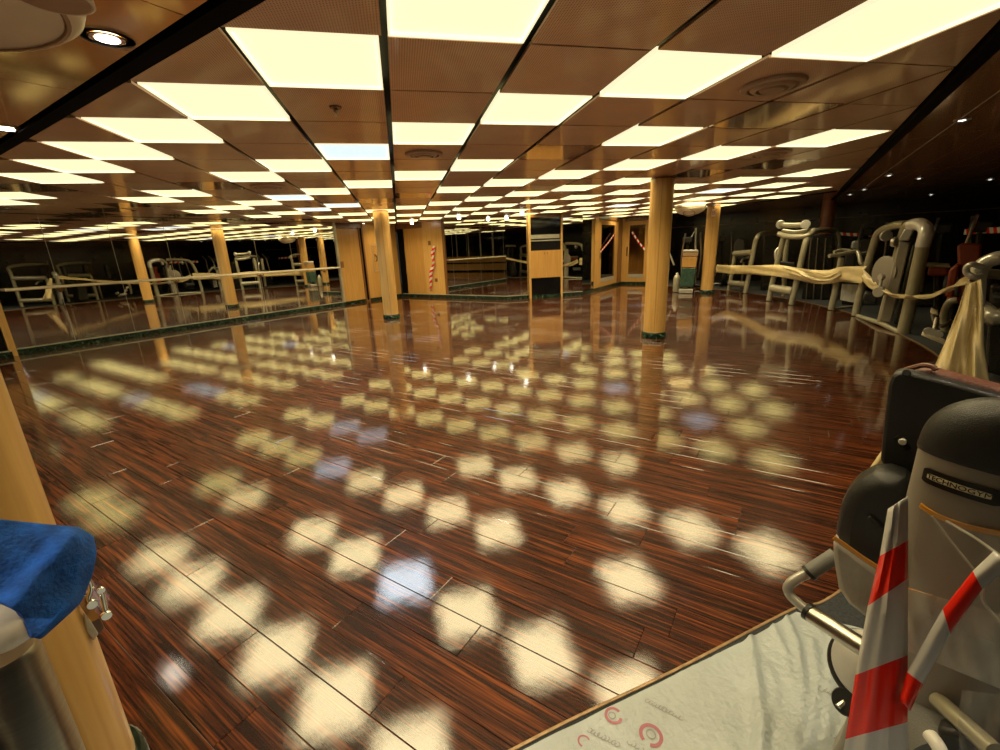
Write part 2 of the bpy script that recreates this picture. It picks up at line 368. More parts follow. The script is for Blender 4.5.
# carpet with a curved edge, and the strip that trims it
bm = bmesh.new(); ring = ARCS + [X(17.5, 4), X(16.4, -6.5), X(-3, -6.5)]
low = [bm.verts.new((p.x, p.y, .001)) for p in ring]; top = [bm.verts.new((p.x, p.y, .011)) for p in ring]
bm.faces.new(top); n = len(ring)
for i in range(n): bm.faces.new((low[i], low[(i+1) % n], top[(i+1) % n], top[i]))
bmesh.ops.triangulate(bm, faces=bm.faces[:]); bmesh.ops.recalc_face_normals(bm, faces=bm.faces[:])
me = bpy.data.meshes.new('carpet'); bm.to_mesh(me); bm.free(); me.materials.append(MATS['carpet_pile'])
carpet = bpy.data.objects.new('carpet', me); COL.objects.link(carpet); carpet['kind'] = 'structure'
rows = []
for i, p in enumerate(ARCS):
    d = (ARCS[min(i+1, len(ARCS)-1)]-ARCS[max(i-1, 0)]).normalized(); nn = Vector((-d.y, d.x, 0))
    rows.append([p+nn*.006+Vector((0, 0, .001)), p+nn*.004+Vector((0, 0, .010)), p-nn*.004+Vector((0, 0, .0125)), p-nn*.007+Vector((0, 0, .0115))])
tag(MB().grid(rows).build('trim_1', 'edge_strip', solid=.001), kind='structure')

# ------------------------------------------------------------------ ceiling: backing, tiles, light panels
GX0, GY0, TX, TY = .02435, 1.50443, .6, .6273
ceiling = structure('ceiling')
MB().box((4.5, 4.5, ZC+.10), (34, 34, .1)).build('backing', 'ceiling_void', ceiling, smooth=False)
def clip(poly, a, b, c):                         # keep a*x+b*y >= c
    out = []
    for i in range(len(poly)):
        p, q = poly[i], poly[(i+1) % len(poly)]; dp, dq = a*p[0]+b*p[1]-c, a*q[0]+b*q[1]-c
        if dp >= 0: out.append(p)
        if dp*dq < 0: t = dp/(dp-dq); out.append((p[0]+(q[0]-p[0])*t, p[1]+(q[1]-p[1])*t))
    return out
k = 1/S2
e0, e1 = X(11.5, -.55), X(14.3, 2.3); ed = (e1-e0).normalized()
HALF = [(k, k, 1.10), (-k, k, -.62), (k, -k, -10.42), (-k, -k, -15.5), (-ed.y, ed.x, -ed.y*e0.x+ed.x*e0.y)]
def area(p): return abs(sum(p[i][0]*p[(i+1) % len(p)][1]-p[(i+1) % len(p)][0]*p[i][1] for i in range(len(p))))/2 if len(p) > 2 else 0
def in_core(x, y): u, v = UV((x, y)); return u > 10.45 and v > 4.9 and y > 12.0
GAPX, GAPY = .017, .008
tp = MB().box((0, 0, .006), (TX-2*GAPX, TY-2*GAPY, .012)); tile0 = None
UNLIT = {(2, 4), (4, 2), (0, 9), (-1, 10), (6, 6), (7, 5), (-7, 7), (-4, 7), (-7, 10), (-8, 11), (-9, 12), (-10, 10), (-7, 13), (-8, 14), (-9, 15), (-6, 15), (-4, 16)}
COOL = {(-1, 4), (-3, 9), (-2, 11), (-3, 12), (8, 13), (9, 9)}
lights, tiles = [], []
for i in range(-22, 26):
    for j in range(-6, 30):
        x, y = GX0+i*TX, GY0+j*TY
        full = [(x, y), (x+TX, y), (x+TX, y+TY), (x, y+TY)]; poly = full
        for h in HALF:
            poly = clip(poly, *h)
            if not poly: break
        ar = area(poly)
        if ar < .01 or in_core(x+TX/2, y+TY/2): continue
        whole = ar > .985*TX*TY
        if whole and (i+j) % 3 == 0 and (i, j) not in UNLIT: lights.append((i, j, x+TX/2, y+TY/2)); continue
        c = (x+TX/2, y+TY/2); mat = 'polished_tile' if (i, j) in UNLIT else 'perforated_tile'
        q = proj((c[0], c[1], ZC)); size = 1e3/q[2] if q and -150 < q[0] < 1150 and -200 < q[1] < 750 else 1/(1+c[0]**2+c[1]**2)
        tiles.append((size, whole, mat, c, poly))
tiles.sort(key=lambda t: -t[0])
far = MB(); protos = {}
for n, (size, whole, mat, c, poly) in enumerate(tiles):
    if n < 298:
        if whole:
            if mat not in protos: protos[mat] = o = tp.build('ceiling_tile', mat, ceiling, smooth=False)
            else: o = protos[mat].copy(); COL.objects.link(o)
            o.location = (c[0], c[1], ZC)
        else:
            cx, cyy = sum(p[0] for p in poly)/len(poly), sum(p[1] for p in poly)/len(poly)
            q = [(cx+(p[0]-cx)*.975, cyy+(p[1]-cyy)*.975, ZC) for p in poly]
            MB().prism(q, (0, 0, .012)).build('ceiling_tile', mat, ceiling, smooth=False, loc=(cx, cyy, ZC))
    else:
        cx, cyy = sum(p[0] for p in poly)/len(poly), sum(p[1] for p in poly)/len(poly)
        far.prism([(cx+(p[0]-cx)*.975, cyy+(p[1]-cyy)*.975, ZC) for p in poly], (0, 0, .012))
if far.v: fo = far.build('ceiling_tiling', 'perforated_tile', ceiling, smooth=False); fo['kind'] = 'stuff'
# light panels
fw, fh = TX-2*GAPX-.004, TY-2*GAPY-.004
fr = MB()
for sx, sy_, dx, dy in ((0, 1, fw, .009), (0, -1, fw, .009), (1, 0, .009, fh-.018), (-1, 0, .009, fh-.018)):
    fr.box((sx*(fw/2-.0045), sy_*(fh/2-.0045), .009), (dx, dy, .026))
FRM = fr.build('frame', 'panel_lip', None, smooth=False)
DIF = {c: MB().box((0, 0, .012), (fw-.019, fh-.019, .006)).build('diffuser', 'panel_glow_cool' if c else 'panel_glow', None, smooth=False) for c in (0, 1)}
LMP = {}
for c in (0, 1):
    l = bpy.data.lights.new('panel_lamp', 'AREA'); l.shape = 'RECTANGLE'; l.size = fw-.04; l.size_y = fh-.04; l.energy = LAMP_W
    l.spread = math.radians(LAMP_SPREAD); l.color = (.80, .93, 1.) if c else (1., .81, .48); LMP[c] = l
used = {id(FRM): 0, id(DIF[0]): 0, id(DIF[1]): 0}
def take(o, parent):
    if used[id(o)]: c = o.copy(); COL.objects.link(c)
    else: c = o; used[id(o)] = 1
    c.parent = parent; return c
strips = {}
for i, j, x, y in lights: strips.setdefault(i, []).append((j, x, y))
for i in sorted(strips):
    seen = 0
    for j, x, y in sorted(strips[i]):
        q = proj((x, y, ZC)); vis = q and -20 < q[0] < 1020 and q[1] > -25
        cool = (i, j) in COOL
        if i == 0: strip = 'in the tile strip running straight ahead'
        else: strip = 'in the %s tile strip %s of the straight-ahead strip' % ((ORD[abs(i)-1] if abs(i) > 1 else 'first'), 'left' if i < 0 else 'right')
        if vis: lab = '%s ceiling light, %s %s' % ('cool white' if cool else 'warm', (ORD[seen] + (' nearest' if seen else '')), strip); seen += 1
        else: lab = 'warm square ceiling light overhead, just outside the view'
        t = thing('ceiling_light', lab, 'ceiling light', (x, y, ZC), 'square light panels of the tiled ceiling')
        take(FRM, t); take(DIF[cool], t)
        lo = bpy.data.objects.new('lamp', LMP[cool]); COL.objects.link(lo); lo.parent = t; lo.location = (0, 0, .006)
# black beams that bound the tile field
tag(MB().slab(X(1.08, -.62), X(1.08, 10.46), ZC-.016, ZC+.04, .075).build('trim_2', 'black_trim', smooth=False), kind='structure')
tag(MB().slab(X(11.5, -.635), X(1.0, -.635), ZC-.03, ZC+.04, .075).build('trim_3', 'black_trim', smooth=False), kind='structure')
tag(MB().slab(e1, e0, ZC-.02, ZC+.04, .05).build('trim_4', 'black_trim', smooth=False), kind='structure')
# plain glossy panels outside the beams
def soffit(name, u0, u1, v0, v1, nu, nv, mat):
    s = structure(name)
    for a_ in range(nu):
        for b_ in range(nv):
            ua, ub = u0+(u1-u0)*a_/nu+.003, u0+(u1-u0)*(a_+1)/nu-.003; va, vb = v0+(v1-v0)*b_/nv+.003, v0+(v1-v0)*(b_+1)/nv-.003
            MB().prism([X(ua, va, ZC), X(ub, va, ZC), X(ub, vb, ZC), X(ua, vb, ZC)], (0, 0, .015)).build('soffit_panel', mat, s, smooth=False)
    return s
soffit('ceiling_entry', -3, .99, -.5, 10.4, 4, 9, 'soffit_panel')
soffit('ceiling_gym', -3, 18.0, -6.5, -.715, 7, 18, 'dark_soffit_panel')
tag(MB().slab(X(11.0, -.985), X(1.0, -.985), ZC-.003, ZC+.01, .007).build('trim_5', 'pale_trim', smooth=False), kind='structure')
sg = structure('ceiling_gym_end')
MB().prism([X(11.45, -.64, ZC), X(18, -.64, ZC), X(18, 4.1, ZC), X(15.6, 4.1, ZC), X(14.4, 2.2, ZC)], (0, 0, .015)).build('soffit_panel', 'dark_soffit_panel', sg, smooth=False)

# ------------------------------------------------------------------ walls
SK = .085                                         # marble skirting height
def skirting(name, p1, p2, side_trim=True):
    s = structure(name)
    MB().slab(p1, p2, 0, SK, .02, -.02).build('marble_strip', 'green_marble', s, smooth=False)
    if side_trim: MB().slab(p1, p2, SK, SK+.018, .024, -.024).build('top_trim', 'pale_trim', s, smooth=False)
    return s
VM = 10.49
wl = structure('wall_left')
MB().slab(X(-3.2, VM+.02), X(8.2, VM+.02), 0, ZC, .1).build('wall_core', 'black_paint', wl, smooth=False)
SE = [1.68, 2.42, 3.30, 4.18, 5.06, 5.94, 6.82, 7.70, 8.16]
for a_, b_ in zip(SE, SE[1:]):
    MB().slab(X(a_+.0025, VM), X(b_-.0025, VM), SK+.02, ZC-.004, .006).build('mirror_panel', 'mirror_glass', wl, smooth=False)
    MB().slab(X(b_-.003, VM), X(b_+.003, VM), SK+.02, ZC-.004, .004, -.002).build('joint_strip', 'pale_trim', wl, smooth=False)
MB().slab(X(8.16, VM), X(8.22, VM), SK, ZC, .05, -.03).build('edge_trim', 'pale_trim', wl, smooth=False)
MB().slab(X(-3, VM-.12), X(1.56, VM-.12), SK, .47, .03).build('lower_panel', 'black_gloss', wl, smooth=False)
MB().slab(X(-3, VM-.12), X(1.56, VM-.12), .48, 1.15, .03).build('wood_panel', 'maple_door', wl, smooth=False)
MB().slab(X(-3, VM-.12), X(1.56, VM-.12), 1.16, ZC, .03).build('upper_panel', 'black_gloss', wl, smooth=False)
MB().box(X(1.62, VM-.06, ZC/2), (.09, .09, ZC), Matrix.Rotation(math.radians(45), 3, 'Z')).build('end_post', 'maple_veneer', wl, smooth=False)
skirting('baseboard_left', X(1.68, VM-.004), X(8.2, VM-.004))
skirting('baseboard_entry', X(-3, VM-.125), X(1.6, VM-.125))
# timber doors beyond the mirrors
d1 = structure('door_1')
MB().slab(X(8.25, VM+.03), X(9.0, VM+.03), SK, 2.06, .05).build('door_leaf', 'maple_door', d1, smooth=False)
MB().slab(X(8.22, VM+.03), X(9.2, VM+.03), 2.07, ZC, .06).build('header', 'brown_wood', d1, smooth=False)
MB().slab(X(9.0, VM), X(9.16, VM), 0, 2.10, .10).build('jamb', 'brown_wood', d1, smooth=False)
MB().slab(X(9.04, VM-.01), X(9.10, VM-.01), .05, 2.08, .05).build('gasket', 'black_trim', d1, smooth=False)
h = onv(342.5, 264.5, VM); hu = UV(h)[0]
MB().slab(X(hu-.05, VM+.02), X(hu+.06, VM+.02), h.z-.09, h.z+.08, .012).build('lock_plate', 'brown_wood', d1, smooth=False)
wp = structure('wall_panel')
MB().slab(X(9.16, VM), X(10.45, VM), 0, ZC, .1).build('veneer_panel', 'maple_door', wp, smooth=False)
skirting('baseboard_door', X(8.22, VM+.02), X(9.0, VM+.02), False); skirting('baseboard_panel', X(9.16, VM), X(10.45, VM), False)
# thin framed emblem on that panel
q0, q1 = onv(371.5, 245, VM-.01), onv(381.5, 271, VM-.01); ua, ub = UV(q0)[0], UV(q1)[0]; za, zb = q1.z, q0.z
fp = thing('framed_emblem', 'thin framed emblem on the wooden panel between the two doors', 'sign', X((ua+ub)/2, VM-.01, za))
fm = MB()
for a_, b_, z0, z1 in ((ua, ub, za, za+.02), (ua, ub, zb-.02, zb), (ua, ua+.02, za, zb), (ub-.02, ub, za, zb)): fm.slab(X(a_, VM-.012), X(b_, VM-.012), z0, z1, .012)
fm.build('frame', 'pale_trim', fp, smooth=False)
um, zm = (ua+ub)/2+.04, (za+zb)/2
MB().tube([X(um-.1, VM-.012, zm+.12), X(um, VM-.012, zm), X(um+.06, VM-.012, zm-.13)], .018, 6).tube([X(um+.09, VM-.012, zm+.1), X(um, VM-.012, zm), X(um-.08, VM-.012, zm-.1)], .018, 6).build('emblem', 'brown_wood', fp)
UB = 10.45
d2 = structure('door_2')
MB().slab(X(UB+.03, 10.20), X(UB+.03, 9.42), SK, 2.05, .05).build('door_leaf', 'maple_door', d2, smooth=False)
MB().slab(X(UB, 10.45), X(UB, 9.38), 2.06, ZC, .07).build('header', 'brown_wood', d2, smooth=False)
MB().slab(X(UB, 10.42), X(UB, 10.20), 0, 2.06, .10).build('jamb', 'black_trim', d2, smooth=False)
q = onu(426.5, 260, UB); qv = UV(q)[1]
MB().slab(X(UB+.02, qv+.06), X(UB+.02, qv-.05), q.z-.12, q.z+.10, .012).build('lock_plate', 'brown_wood', d2, smooth=False)
wb = structure('wall_back')
MB().slab(X(UB, 9.40), X(UB, 8.62), 0, ZC, .12).build('pilaster', 'maple_veneer', wb, smooth=False)
MB().slab(X(UB+.03, 8.62), X(UB+.03, 6.60), 0, ZC, .1).build('wall_core', 'black_paint', wb, smooth=False)
for a_, b_ in ((8.56, 7.9), (7.9, 7.2), (7.2, 6.49)):
    MB().slab(X(UB, a_-.003), X(UB, b_+.003), SK+.02, ZC-.004, .006, .01).build('mirror_panel', 'mirror_glass', wb, smooth=False)
MB().slab(X(UB, 8.64), X(UB, 8.56), SK, ZC, .03, -.012).build('edge_trim', 'brown_wood', wb, smooth=False)
q = onu(429.5, 243, UB); MB().slab(X(UB, UV(q)[1]+.05), X(UB, UV(q)[1]-.05), q.z-.06, q.z+.06, .012, -.012).build('switch_plate', 'brown_wood', wb, smooth=False)
q = onu(436.3, 280, UB); MB().slab(X(UB, UV(q)[1]+.05), X(UB, UV(q)[1]-.05), q.z-.05, q.z+.05, .012, -.012).build('socket_plate', 'brown_wood', wb, smooth=False)
skirting('baseboard_back', X(UB, 10.40), X(UB, 6.49))
# chamfered corner with mirrors on both sides of a tall cabinet
C1, C2 = X(UB, 6.49), X(12.055, 4.96)
YB = (C1.y+C2.y)/2
wc = structure('wall_corner')
MB().slab((C1.x, YB+.03), (C2.x, YB+.03), 0, ZC, .1).build('wall_core', 'black_paint', wc, smooth=False)
xa, xb = ony(528.3, 260, YB).x, ony(561.5, 260, YB).x
MB().slab((C1.x+.01, YB), (xa-.01, YB), SK+.02, ZC-.004, .006, .01).build('mirror_panel', 'mirror_glass', wc, smooth=False)
MB().slab((xb+.01, YB), (C2.x-.01, YB), SK+.02, ZC-.004, .006, .01).build('mirror_panel', 'mirror_glass', wc, smooth=False)
skirting('baseboard_corner', (C1.x, YB), (xa-.01, YB)); skirting('baseboard_corner_end', (xb+.01, YB), (C2.x, YB))
cab = thing('tall_cabinet', 'tall wooden cabinet with black panels and two wooden doors between mirrors', 'cabinet', ((xa+xb)/2, YB, 0))
def cz(py): return ony(545, py, YB-.08).z
MB().slab((xa, YB), (xa+.05, YB), 0, ZC, .10, -.10).build('side_post', 'maple_veneer', cab, smooth=False)
MB().slab((xb-.05, YB), (xb, YB), 0, ZC, .10, -.10).build('side_post', 'maple_veneer', cab, smooth=False)
MB().slab((xa+.05, YB), (xb-.05, YB), 2.12, ZC, .08, -.09).build('top_rail', 'brown_wood', cab, smooth=False)
MB().slab((xa+.05, YB), (xb-.05, YB), cz(233.5), 2.12, .05, -.07).build('screen', 'black_gloss', cab, smooth=False)
MB().slab((xa+.055, YB), (xb-.09, YB), cz(238.5), cz(234.5), .08, -.09).build('media_player', 'pale_trim', cab, smooth=False)
MB().slab((xa+.05, YB), (xb-.05, YB), cz(241), cz(239.8), .09, -.10).build('shelf', 'pale_trim', cab, smooth=False)
MB().slab((xa+.05, YB), (xb-.05, YB), cz(250), cz(241.2), .04, -.05).build('niche', 'black_paint', cab, smooth=False)
xm = (xa+xb)/2
for s0, s1 in ((xa+.05, xm-.002), (xm+.002, xb-.05)):
    dd = MB().slab((s0, YB), (s1, YB), cz(277.5), cz(250.3), .06, -.08).build('door', 'maple_door', cab, smooth=False)
    kx = s1-.04 if s0 < xm-.1 else s0+.04
    MB().slab((kx-.008, YB), (kx+.008, YB), cz(254), cz(252.2), .02, -.095).build('knob', 'brown_wood', dd, smooth=False)
MB().slab((xa+.05, YB), (xb-.05, YB), SK, cz(278), .05, -.06).build('lower_panel', 'black_gloss', cab, smooth=False)
MB().slab((xa+.05, YB), (xb-.05, YB), 0, SK, .08, -.09).build('plinth', 'green_marble', cab, smooth=False)
# mirror and glass doors beyond the corner
VC = 4.96
wd = structure('wall_far')
MB().slab(X(12.06, VC+.03), X(13.0, VC+.03), 0, ZC, .1).build('wall_core', 'black_paint', wd, smooth=False)
MB().slab(X(12.07, VC), X(12.97, VC), SK+.02, ZC-.004, .006, .01).build('mirror_panel', 'mirror_glass', wd, smooth=False)
MB().slab(X(13.0, VC), X(13.3, VC), 0, ZC, .1).build('pilaster', 'maple_door', wd, smooth=False)
MB().slab(X(15.15, VC), X(15.56, VC), 0, ZC, .1).build('pilaster', 'brown_wood', wd, smooth=False)
MB().slab(X(13.3, VC), X(15.15, VC), 2.08, ZC, .1).build('lintel', 'brown_wood', wd, smooth=False)
UC = 15.56
MB().slab(X(UC, 4.96), X(UC, 4.88), 0, ZC, .1).build('pilaster', 'maple_door', wd, smooth=False)
MB().slab(X(UC, 4.88), X(UC, 4.05), 2.08, ZC, .1).build('lintel', 'brown_wood', wd, smooth=False)
MB().slab(X(UC, 4.05), X(UC, 3.88), 0, ZC, .1).build('pilaster', 'maple_veneer', wd, smooth=False)
skirting('baseboard_far', X(12.06, VC), X(15.56, VC), False); skirting('baseboard_end', X(UC, 4.94), X(UC, 3.9), False)
def glass_door(name, a_, b_):
    d = structure(name); dr = (b_-a_).normalized(); L_ = (b_-a_).length; s = .13*L_+.05
    MB().slab(a_, a_+dr*s, SK, 2.07, .05, .02).build('stile', 'maple_door', d, smooth=False)
    MB().slab(b_-dr*s, b_, SK, 2.07, .05, .02).build('stile', 'maple_door', d, smooth=False)
    MB().slab(a_+dr*s, b_-dr*s, 1.94, 2.07, .05, .02).build('top_rail', 'maple_door', d, smooth=False)
    MB().slab(a_+dr*s, b_-dr*s, SK, .22, .05, .02).build('bottom_rail', 'maple_door', d, smooth=False)
    MB().slab(a_+dr*s, b_-dr*s, .22, .34, .01, .012).build('kick_plate', 'silver_metal', d, smooth=False)
    MB().slab(a_+dr*s, b_-dr*s, .34, 1.94, .008, .04).build('pane', 'door_glass', d, smooth=False)
    MB().tube([a_+dr*(s*.6)+Vector((0, 0, .95)), a_+dr*(s*.6)+Vector((0, 0, 1.25))], .02, 8).build('pull_handle', 'chrome', d)
    return d
glass_door('door_3', X(13.3, VC), X(15.15, VC)); glass_door('door_4', X(UC, 4.88), X(UC, 4.05))
wr = structure('wall_room_behind')
MB().slab(X(12.6, 6.6), X(17.2, 6.6), 0, ZC, .1).slab(X(17.2, 6.6), X(17.2, 3.9), 0, ZC, .1).build('wall_face', 'maple_door', wr, smooth=False)
a_ = X(15.9, 5.8, ZC)
ROOM_FILL = (a_.x, a_.y)
# dark gym walls and the walls behind the camera
wg = structure('wall_gym')
MB().slab(X(15.6, 3.92), X(17.6, 3.92), 0, ZC, .1).slab(X(17.6, 3.92), X(17.0, -.5), 0, ZC, .1).slab(X(17.0, -.5), X(16.2, -6.5), 0, ZC, .1).build('wall_face', 'dark_wall', wg, smooth=False)
MB().slab(X(17.53, 3.9), X(16.93, -.5), 1.83, 1.85, .03, -.02).slab(X(16.93, -.5), X(16.13, -6.4), 1.83, 1.85, .03, -.02).build('ledge', 'brown_wood', wg, smooth=False)
wr2 = structure('wall_right'); MB().slab(X(16.4, -6.5), X(-3, -6.5), 0, ZC, .1).build('wall_face', 'dark_wall', wr2, smooth=False)
we = structure('wall_entry')
MB().slab(X(-3, -6.5), X(-3, 10.5), 0, ZC, .1).build('wall_face', 'black_gloss', we, smooth=False)
MB().slab(X(-3, -6.5), X(-3, 10.4), SK, .48, .03, -.03).build('lower_dado', 'maple_door', we, smooth=False)
MB().slab(X(-3, -6.5), X(-3, 10.4), .57, .95, .03, -.03).build('upper_dado', 'maple_door', we, smooth=False)
for n_ in range(18): MB().slab(X(-3, -6.2+n_*.95), X(-3, -6.12+n_*.95), .95, ZC, .02, -.02).build('mullion', 'pale_trim', we, smooth=False)

# ------------------------------------------------------------------ columns
RC = .155
def column(label, x, y, mat='maple_veneer', groove=None):
    c = thing('round_column', label, 'column', (x, y, 0), 'round columns')
    MB().lathe([(RC, .09), (RC, ZC-.02)], (x, y, 0), 40).build('shaft', mat, c)
    MB().lathe([(RC+.022, 0), (RC+.022, .075), (RC+.012, .09), (RC, .09)], (x, y, 0), 40).build('marble_base', 'green_marble', c)
    MB().lathe([(RC+.004, ZC-.022), (RC+.004, ZC-.001)], (x, y, 0), 40).build('ceiling_collar', 'brown_wood', c)
    az = math.atan2(-y, -x) if groove is None else groove
    for a in (az, az+math.pi):
        d = Vector((math.cos(a), math.sin(a), 0)); t = Vector((-d.y, d.x, 0)); p = Vector((x, y, 0))+d*(RC-.002)
        MB().box(p+Vector((0, 0, (ZC+.07)/2)), (.006, .004, ZC-.12), Matrix.Rotation(a, 3, 'Z')).build('joint_groove', 'brown_wood', c, smooth=False)
    return c
column('round maple column with green marble base, left of centre before the doors', -.279, 9.89)
column('tall round maple column with green marble base, largest one in mid-room', 3.608, 5.887)
col3 = column('round maple column bearing a small white number plate near the machines', 7.942, 10.528)
column('round maple column at the near left edge behind the blue cloth', -.97, 1.02, groove=math.radians(-47))
pk = P(824, 240, 14.6); c = thing('round_column', 'dark reddish round column among the machines at far right', 'column', (pk.x, pk.y, 0), 'round columns')
MB().lathe([(.15, .09), (.15, ZC-.001)], (pk.x, pk.y, 0), 32).build('shaft', 'pink_column', c); MB().lathe([(.17, 0.012), (.17, .09)], (pk.x, pk.y, 0), 32).build('marble_base', 'green_marble', c)
# number plate on the third column
nd = Vector((-7.942, -10.528, 0)).normalized(); np_ = Vector((7.942, 10.528, 0))+nd*(RC+.004); np_.z = P(713.5, 213, 13.05).z
pl = thing('number_plate', 'small white plate with a red figure high on the column', 'sign', np_)
Mp = Matrix.Translation(np_) @ Matrix((Vector((-nd.y, nd.x, 0)), Vector((0, 0, 1)), nd)).transposed().to_4x4()
MB().box((0, 0, 0), (.085, .17, .006)).build('plate', 'white_plastic', None, smooth=False, bevel=.01); bp = bpy.data.objects[-1] if False else None
for o in list(COL.objects):
    if o.name == 'plate': o.parent = pl; o.rotation_euler = Mp.to_euler(); o.location = (0, 0, 0)
text('8', .15, 'sign_red', 'figure', pl, Mp @ Matrix.Translation((0, 0, .004)))

# ------------------------------------------------------------------ barre along the mirror wall
BV = VM-.13
br = thing('ballet_barre', 'pale ballet barre fixed along the left mirror wall', 'handrail', X(4.9, BV, 1.04))
MB().tube([X(1.75, BV, 1.035), X(8.1, BV, 1.035)], .021, 12).build('rail', 'cream_paint', br)
for u in (2.42, 4.18, 5.94, 7.70):
    MB().tube([X(u, BV, 1.03), X(u, BV, .98), X(u, VM-.01, .97)], .011, 8, smooth=False).lathe([(.035, 0), (.035, .01)], X(u, VM-.001, .97), 16, Matrix(((-k, 0, k), (-k, 0, -k), (0, -1, 0)))).build('bracket', 'brown_wood', br)

# ------------------------------------------------------------------ ceiling fittings
def downlight(x, y, label, r=.045, mat='spot_glow', power=0., group='recessed spot lamps', collar=True):
    d = thing('downlight', label, 'lamp', (x, y, ZC), group)
    MB().lathe([(r*1.75, ZC-.006), (r*1.75, ZC), (r*1.2, ZC), (r*1.2, ZC-.004)][::-1], (x, y, 0), 28, cap=False).build('bezel', 'pale_trim', d)
    MB().lathe([(r*1.22, ZC-.0065), (r*1.12, ZC-.0065)], (x, y, 0), 28, cap=False).build('gap_ring', 'black_trim', d)
    MB().lathe([(r*.78, ZC-.009), (r*.78, ZC-.007)], (x, y, 0), 24).build('lens', mat, d)
    MB().lathe([(r*.80, ZC-.0068), (r*1.1, ZC-.0060), (r*1.1, ZC-.005), (r*.8, ZC-.005)], (x, y, 0), 28, cap=False).build('reflector_ring', 'vent_beige', d)
    if power:
        l = bpy.data.lights.new('spot_lamp', 'SPOT'); l.energy = power; l.spot_size = math.radians(110); l.spot_blend = .6; l.shadow_soft_size = .04; l.color = (1, .87, .66)
        lo = bpy.data.objects.new('lamp', l); COL.objects.link(lo); lo.parent = d; lo.location = (0, 0, -.02)
    return d
a_ = atz(107, 37, ZC); downlight(a_.x, a_.y, 'recessed spotlight shining beside the big cream ceiling dome', .05, power=16)
a_ = atz(6, 128, ZC); downlight(a_.x, a_.y, 'recessed spotlight at the left edge under the glossy brown soffit', .05, power=16)
for v, w in ((6.1, 'middle'), (8.0, 'far')): a_ = X(.92, v, ZC); downlight(a_.x, a_.y, 'recessed spotlight at the %s end of the entrance soffit, outside the view' % w, .05, power=16)
for v_, w in ((-.9, 'right'), (1.0, 'middle'), (2.9, 'left')): a_ = X(-.9, v_, ZC); downlight(a_.x, a_.y, 'added unseen fill spotlight behind the viewpoint, %s one of three' % w, .05, power=75)  # unseen lamps added behind the camera to brighten the foreground objects
for u_, v_, w in ((1.7, -1.15, 'above'), (3.6, -1.35, 'beyond')): a_ = X(u_, v_, ZC); downlight(a_.x, a_.y, 'added fill spotlight %s the foreground machine, outside the view' % w, .05, power=30)  # two more added lamps, out of view, lifting the dim foreground machine
for px, py, w in ((889, 176, 'left one of the pair beside the pale seam'), (919, 179, 'right of the pair by the pale seam'), (990, 180, 'at the right picture edge'), (931, 195, 'low on the right, above the red seat'), (864, 190, 'above the rounded white machine'), (850, 195, 'left of the rounded white machine top'), (962, 121, 'near the pale seam, closest to the beam')):
    a_ = atz(px, py, ZC-.01); downlight(a_.x, a_.y, 'tiny spot in the dark gym ceiling, ' + w, .03, 'spot_glow_dim', 0, 'spots of the dark gym ceiling')
for px, py, D, w in ((363.5, 222.5, 14.2, 'left of the first column'), (412, 223, 13.6, 'right of the first column'), (459, 218, 12.3, 'over the left corner mirrors'), (522, 213.5, 11.6, 'left of the tall cabinet'), (609, 211, 14.6, 'over the glass doors')):
    p = P(px, py, D); sp_ = thing('spotlight', 'small bright ceiling spotlight ' + w, 'lamp', (p.x, p.y, ZC), 'small hanging spotlights')
    MB().lathe([(.012, p.z+.03), (.012, ZC)], (p.x, p.y, 0), 10).build('stem', 'black_trim', sp_)
    MB().lathe([(.02, p.z-.035), (.045, p.z-.02), (.045, p.z+.02), (.02, p.z+.035)], (p.x, p.y, 0), 16).build('bulb', 'spot_glow', sp_)
downlight(ROOM_FILL[0], ROOM_FILL[1], 'added fill spotlight in the room behind the glass doors', .05, power=130)  # added lamp, lights the otherwise black room seen through the glass
def diffuser_vent(px, py, r, label):
    a = atz(px, py, ZC); d = thing('air_vent', label, 'vent', (a.x, a.y, ZC), 'round ceiling vents')
    MB().lathe([(r, ZC-.002), (r*.95, ZC-.016), (r*.78, ZC-.02), (r*.74, ZC-.004)], (a.x, a.y, 0), 40, cap=False).build('outer_ring', 'vent_beige', d)
    MB().lathe([(r*.70, ZC-.014), (r*.62, ZC-.026), (r*.5, ZC-.028), (r*.46, ZC-.012)], (a.x, a.y, 0), 40, cap=False).build('inner_ring', 'vent_beige', d)
    MB().lathe([(r*.42, ZC-.018), (r*.36, ZC-.034), (.004, ZC-.036)], (a.x, a.y, 0), 40).build('centre_disc', 'vent_beige', d)
diffuser_vent(773, 84.5, .17, 'large round ceiling vent near the top right'); diffuser_vent(424, 153.5, .17, 'round ceiling vent in the straight-ahead tile strip')
diffuser_vent(770, 153, .2, 'round ceiling vent left of the last right-hand light panels'); diffuser_vent(268, 186, .2, 'round ceiling vent in the left half before the mirrors')
a_ = atz(335.5, 107, ZC); sk = thing('sprinkler', 'small ceiling sprinkler head left of the straight-ahead tile strip', 'sprinkler', (a_.x, a_.y, ZC))
MB().lathe([(.035, ZC-.006), (.035, ZC-.001)], (a_.x, a_.y, 0), 20).build('flange', 'brown_wood', sk)
MB().lathe([(.012, ZC-.006), (.014, ZC-.02), (.006, ZC-.03), (.006, ZC-.045), (.016, ZC-.047), (.016, ZC-.05)][::-1], (a_.x, a_.y, 0), 14).build('nozzle', 'steel', sk)
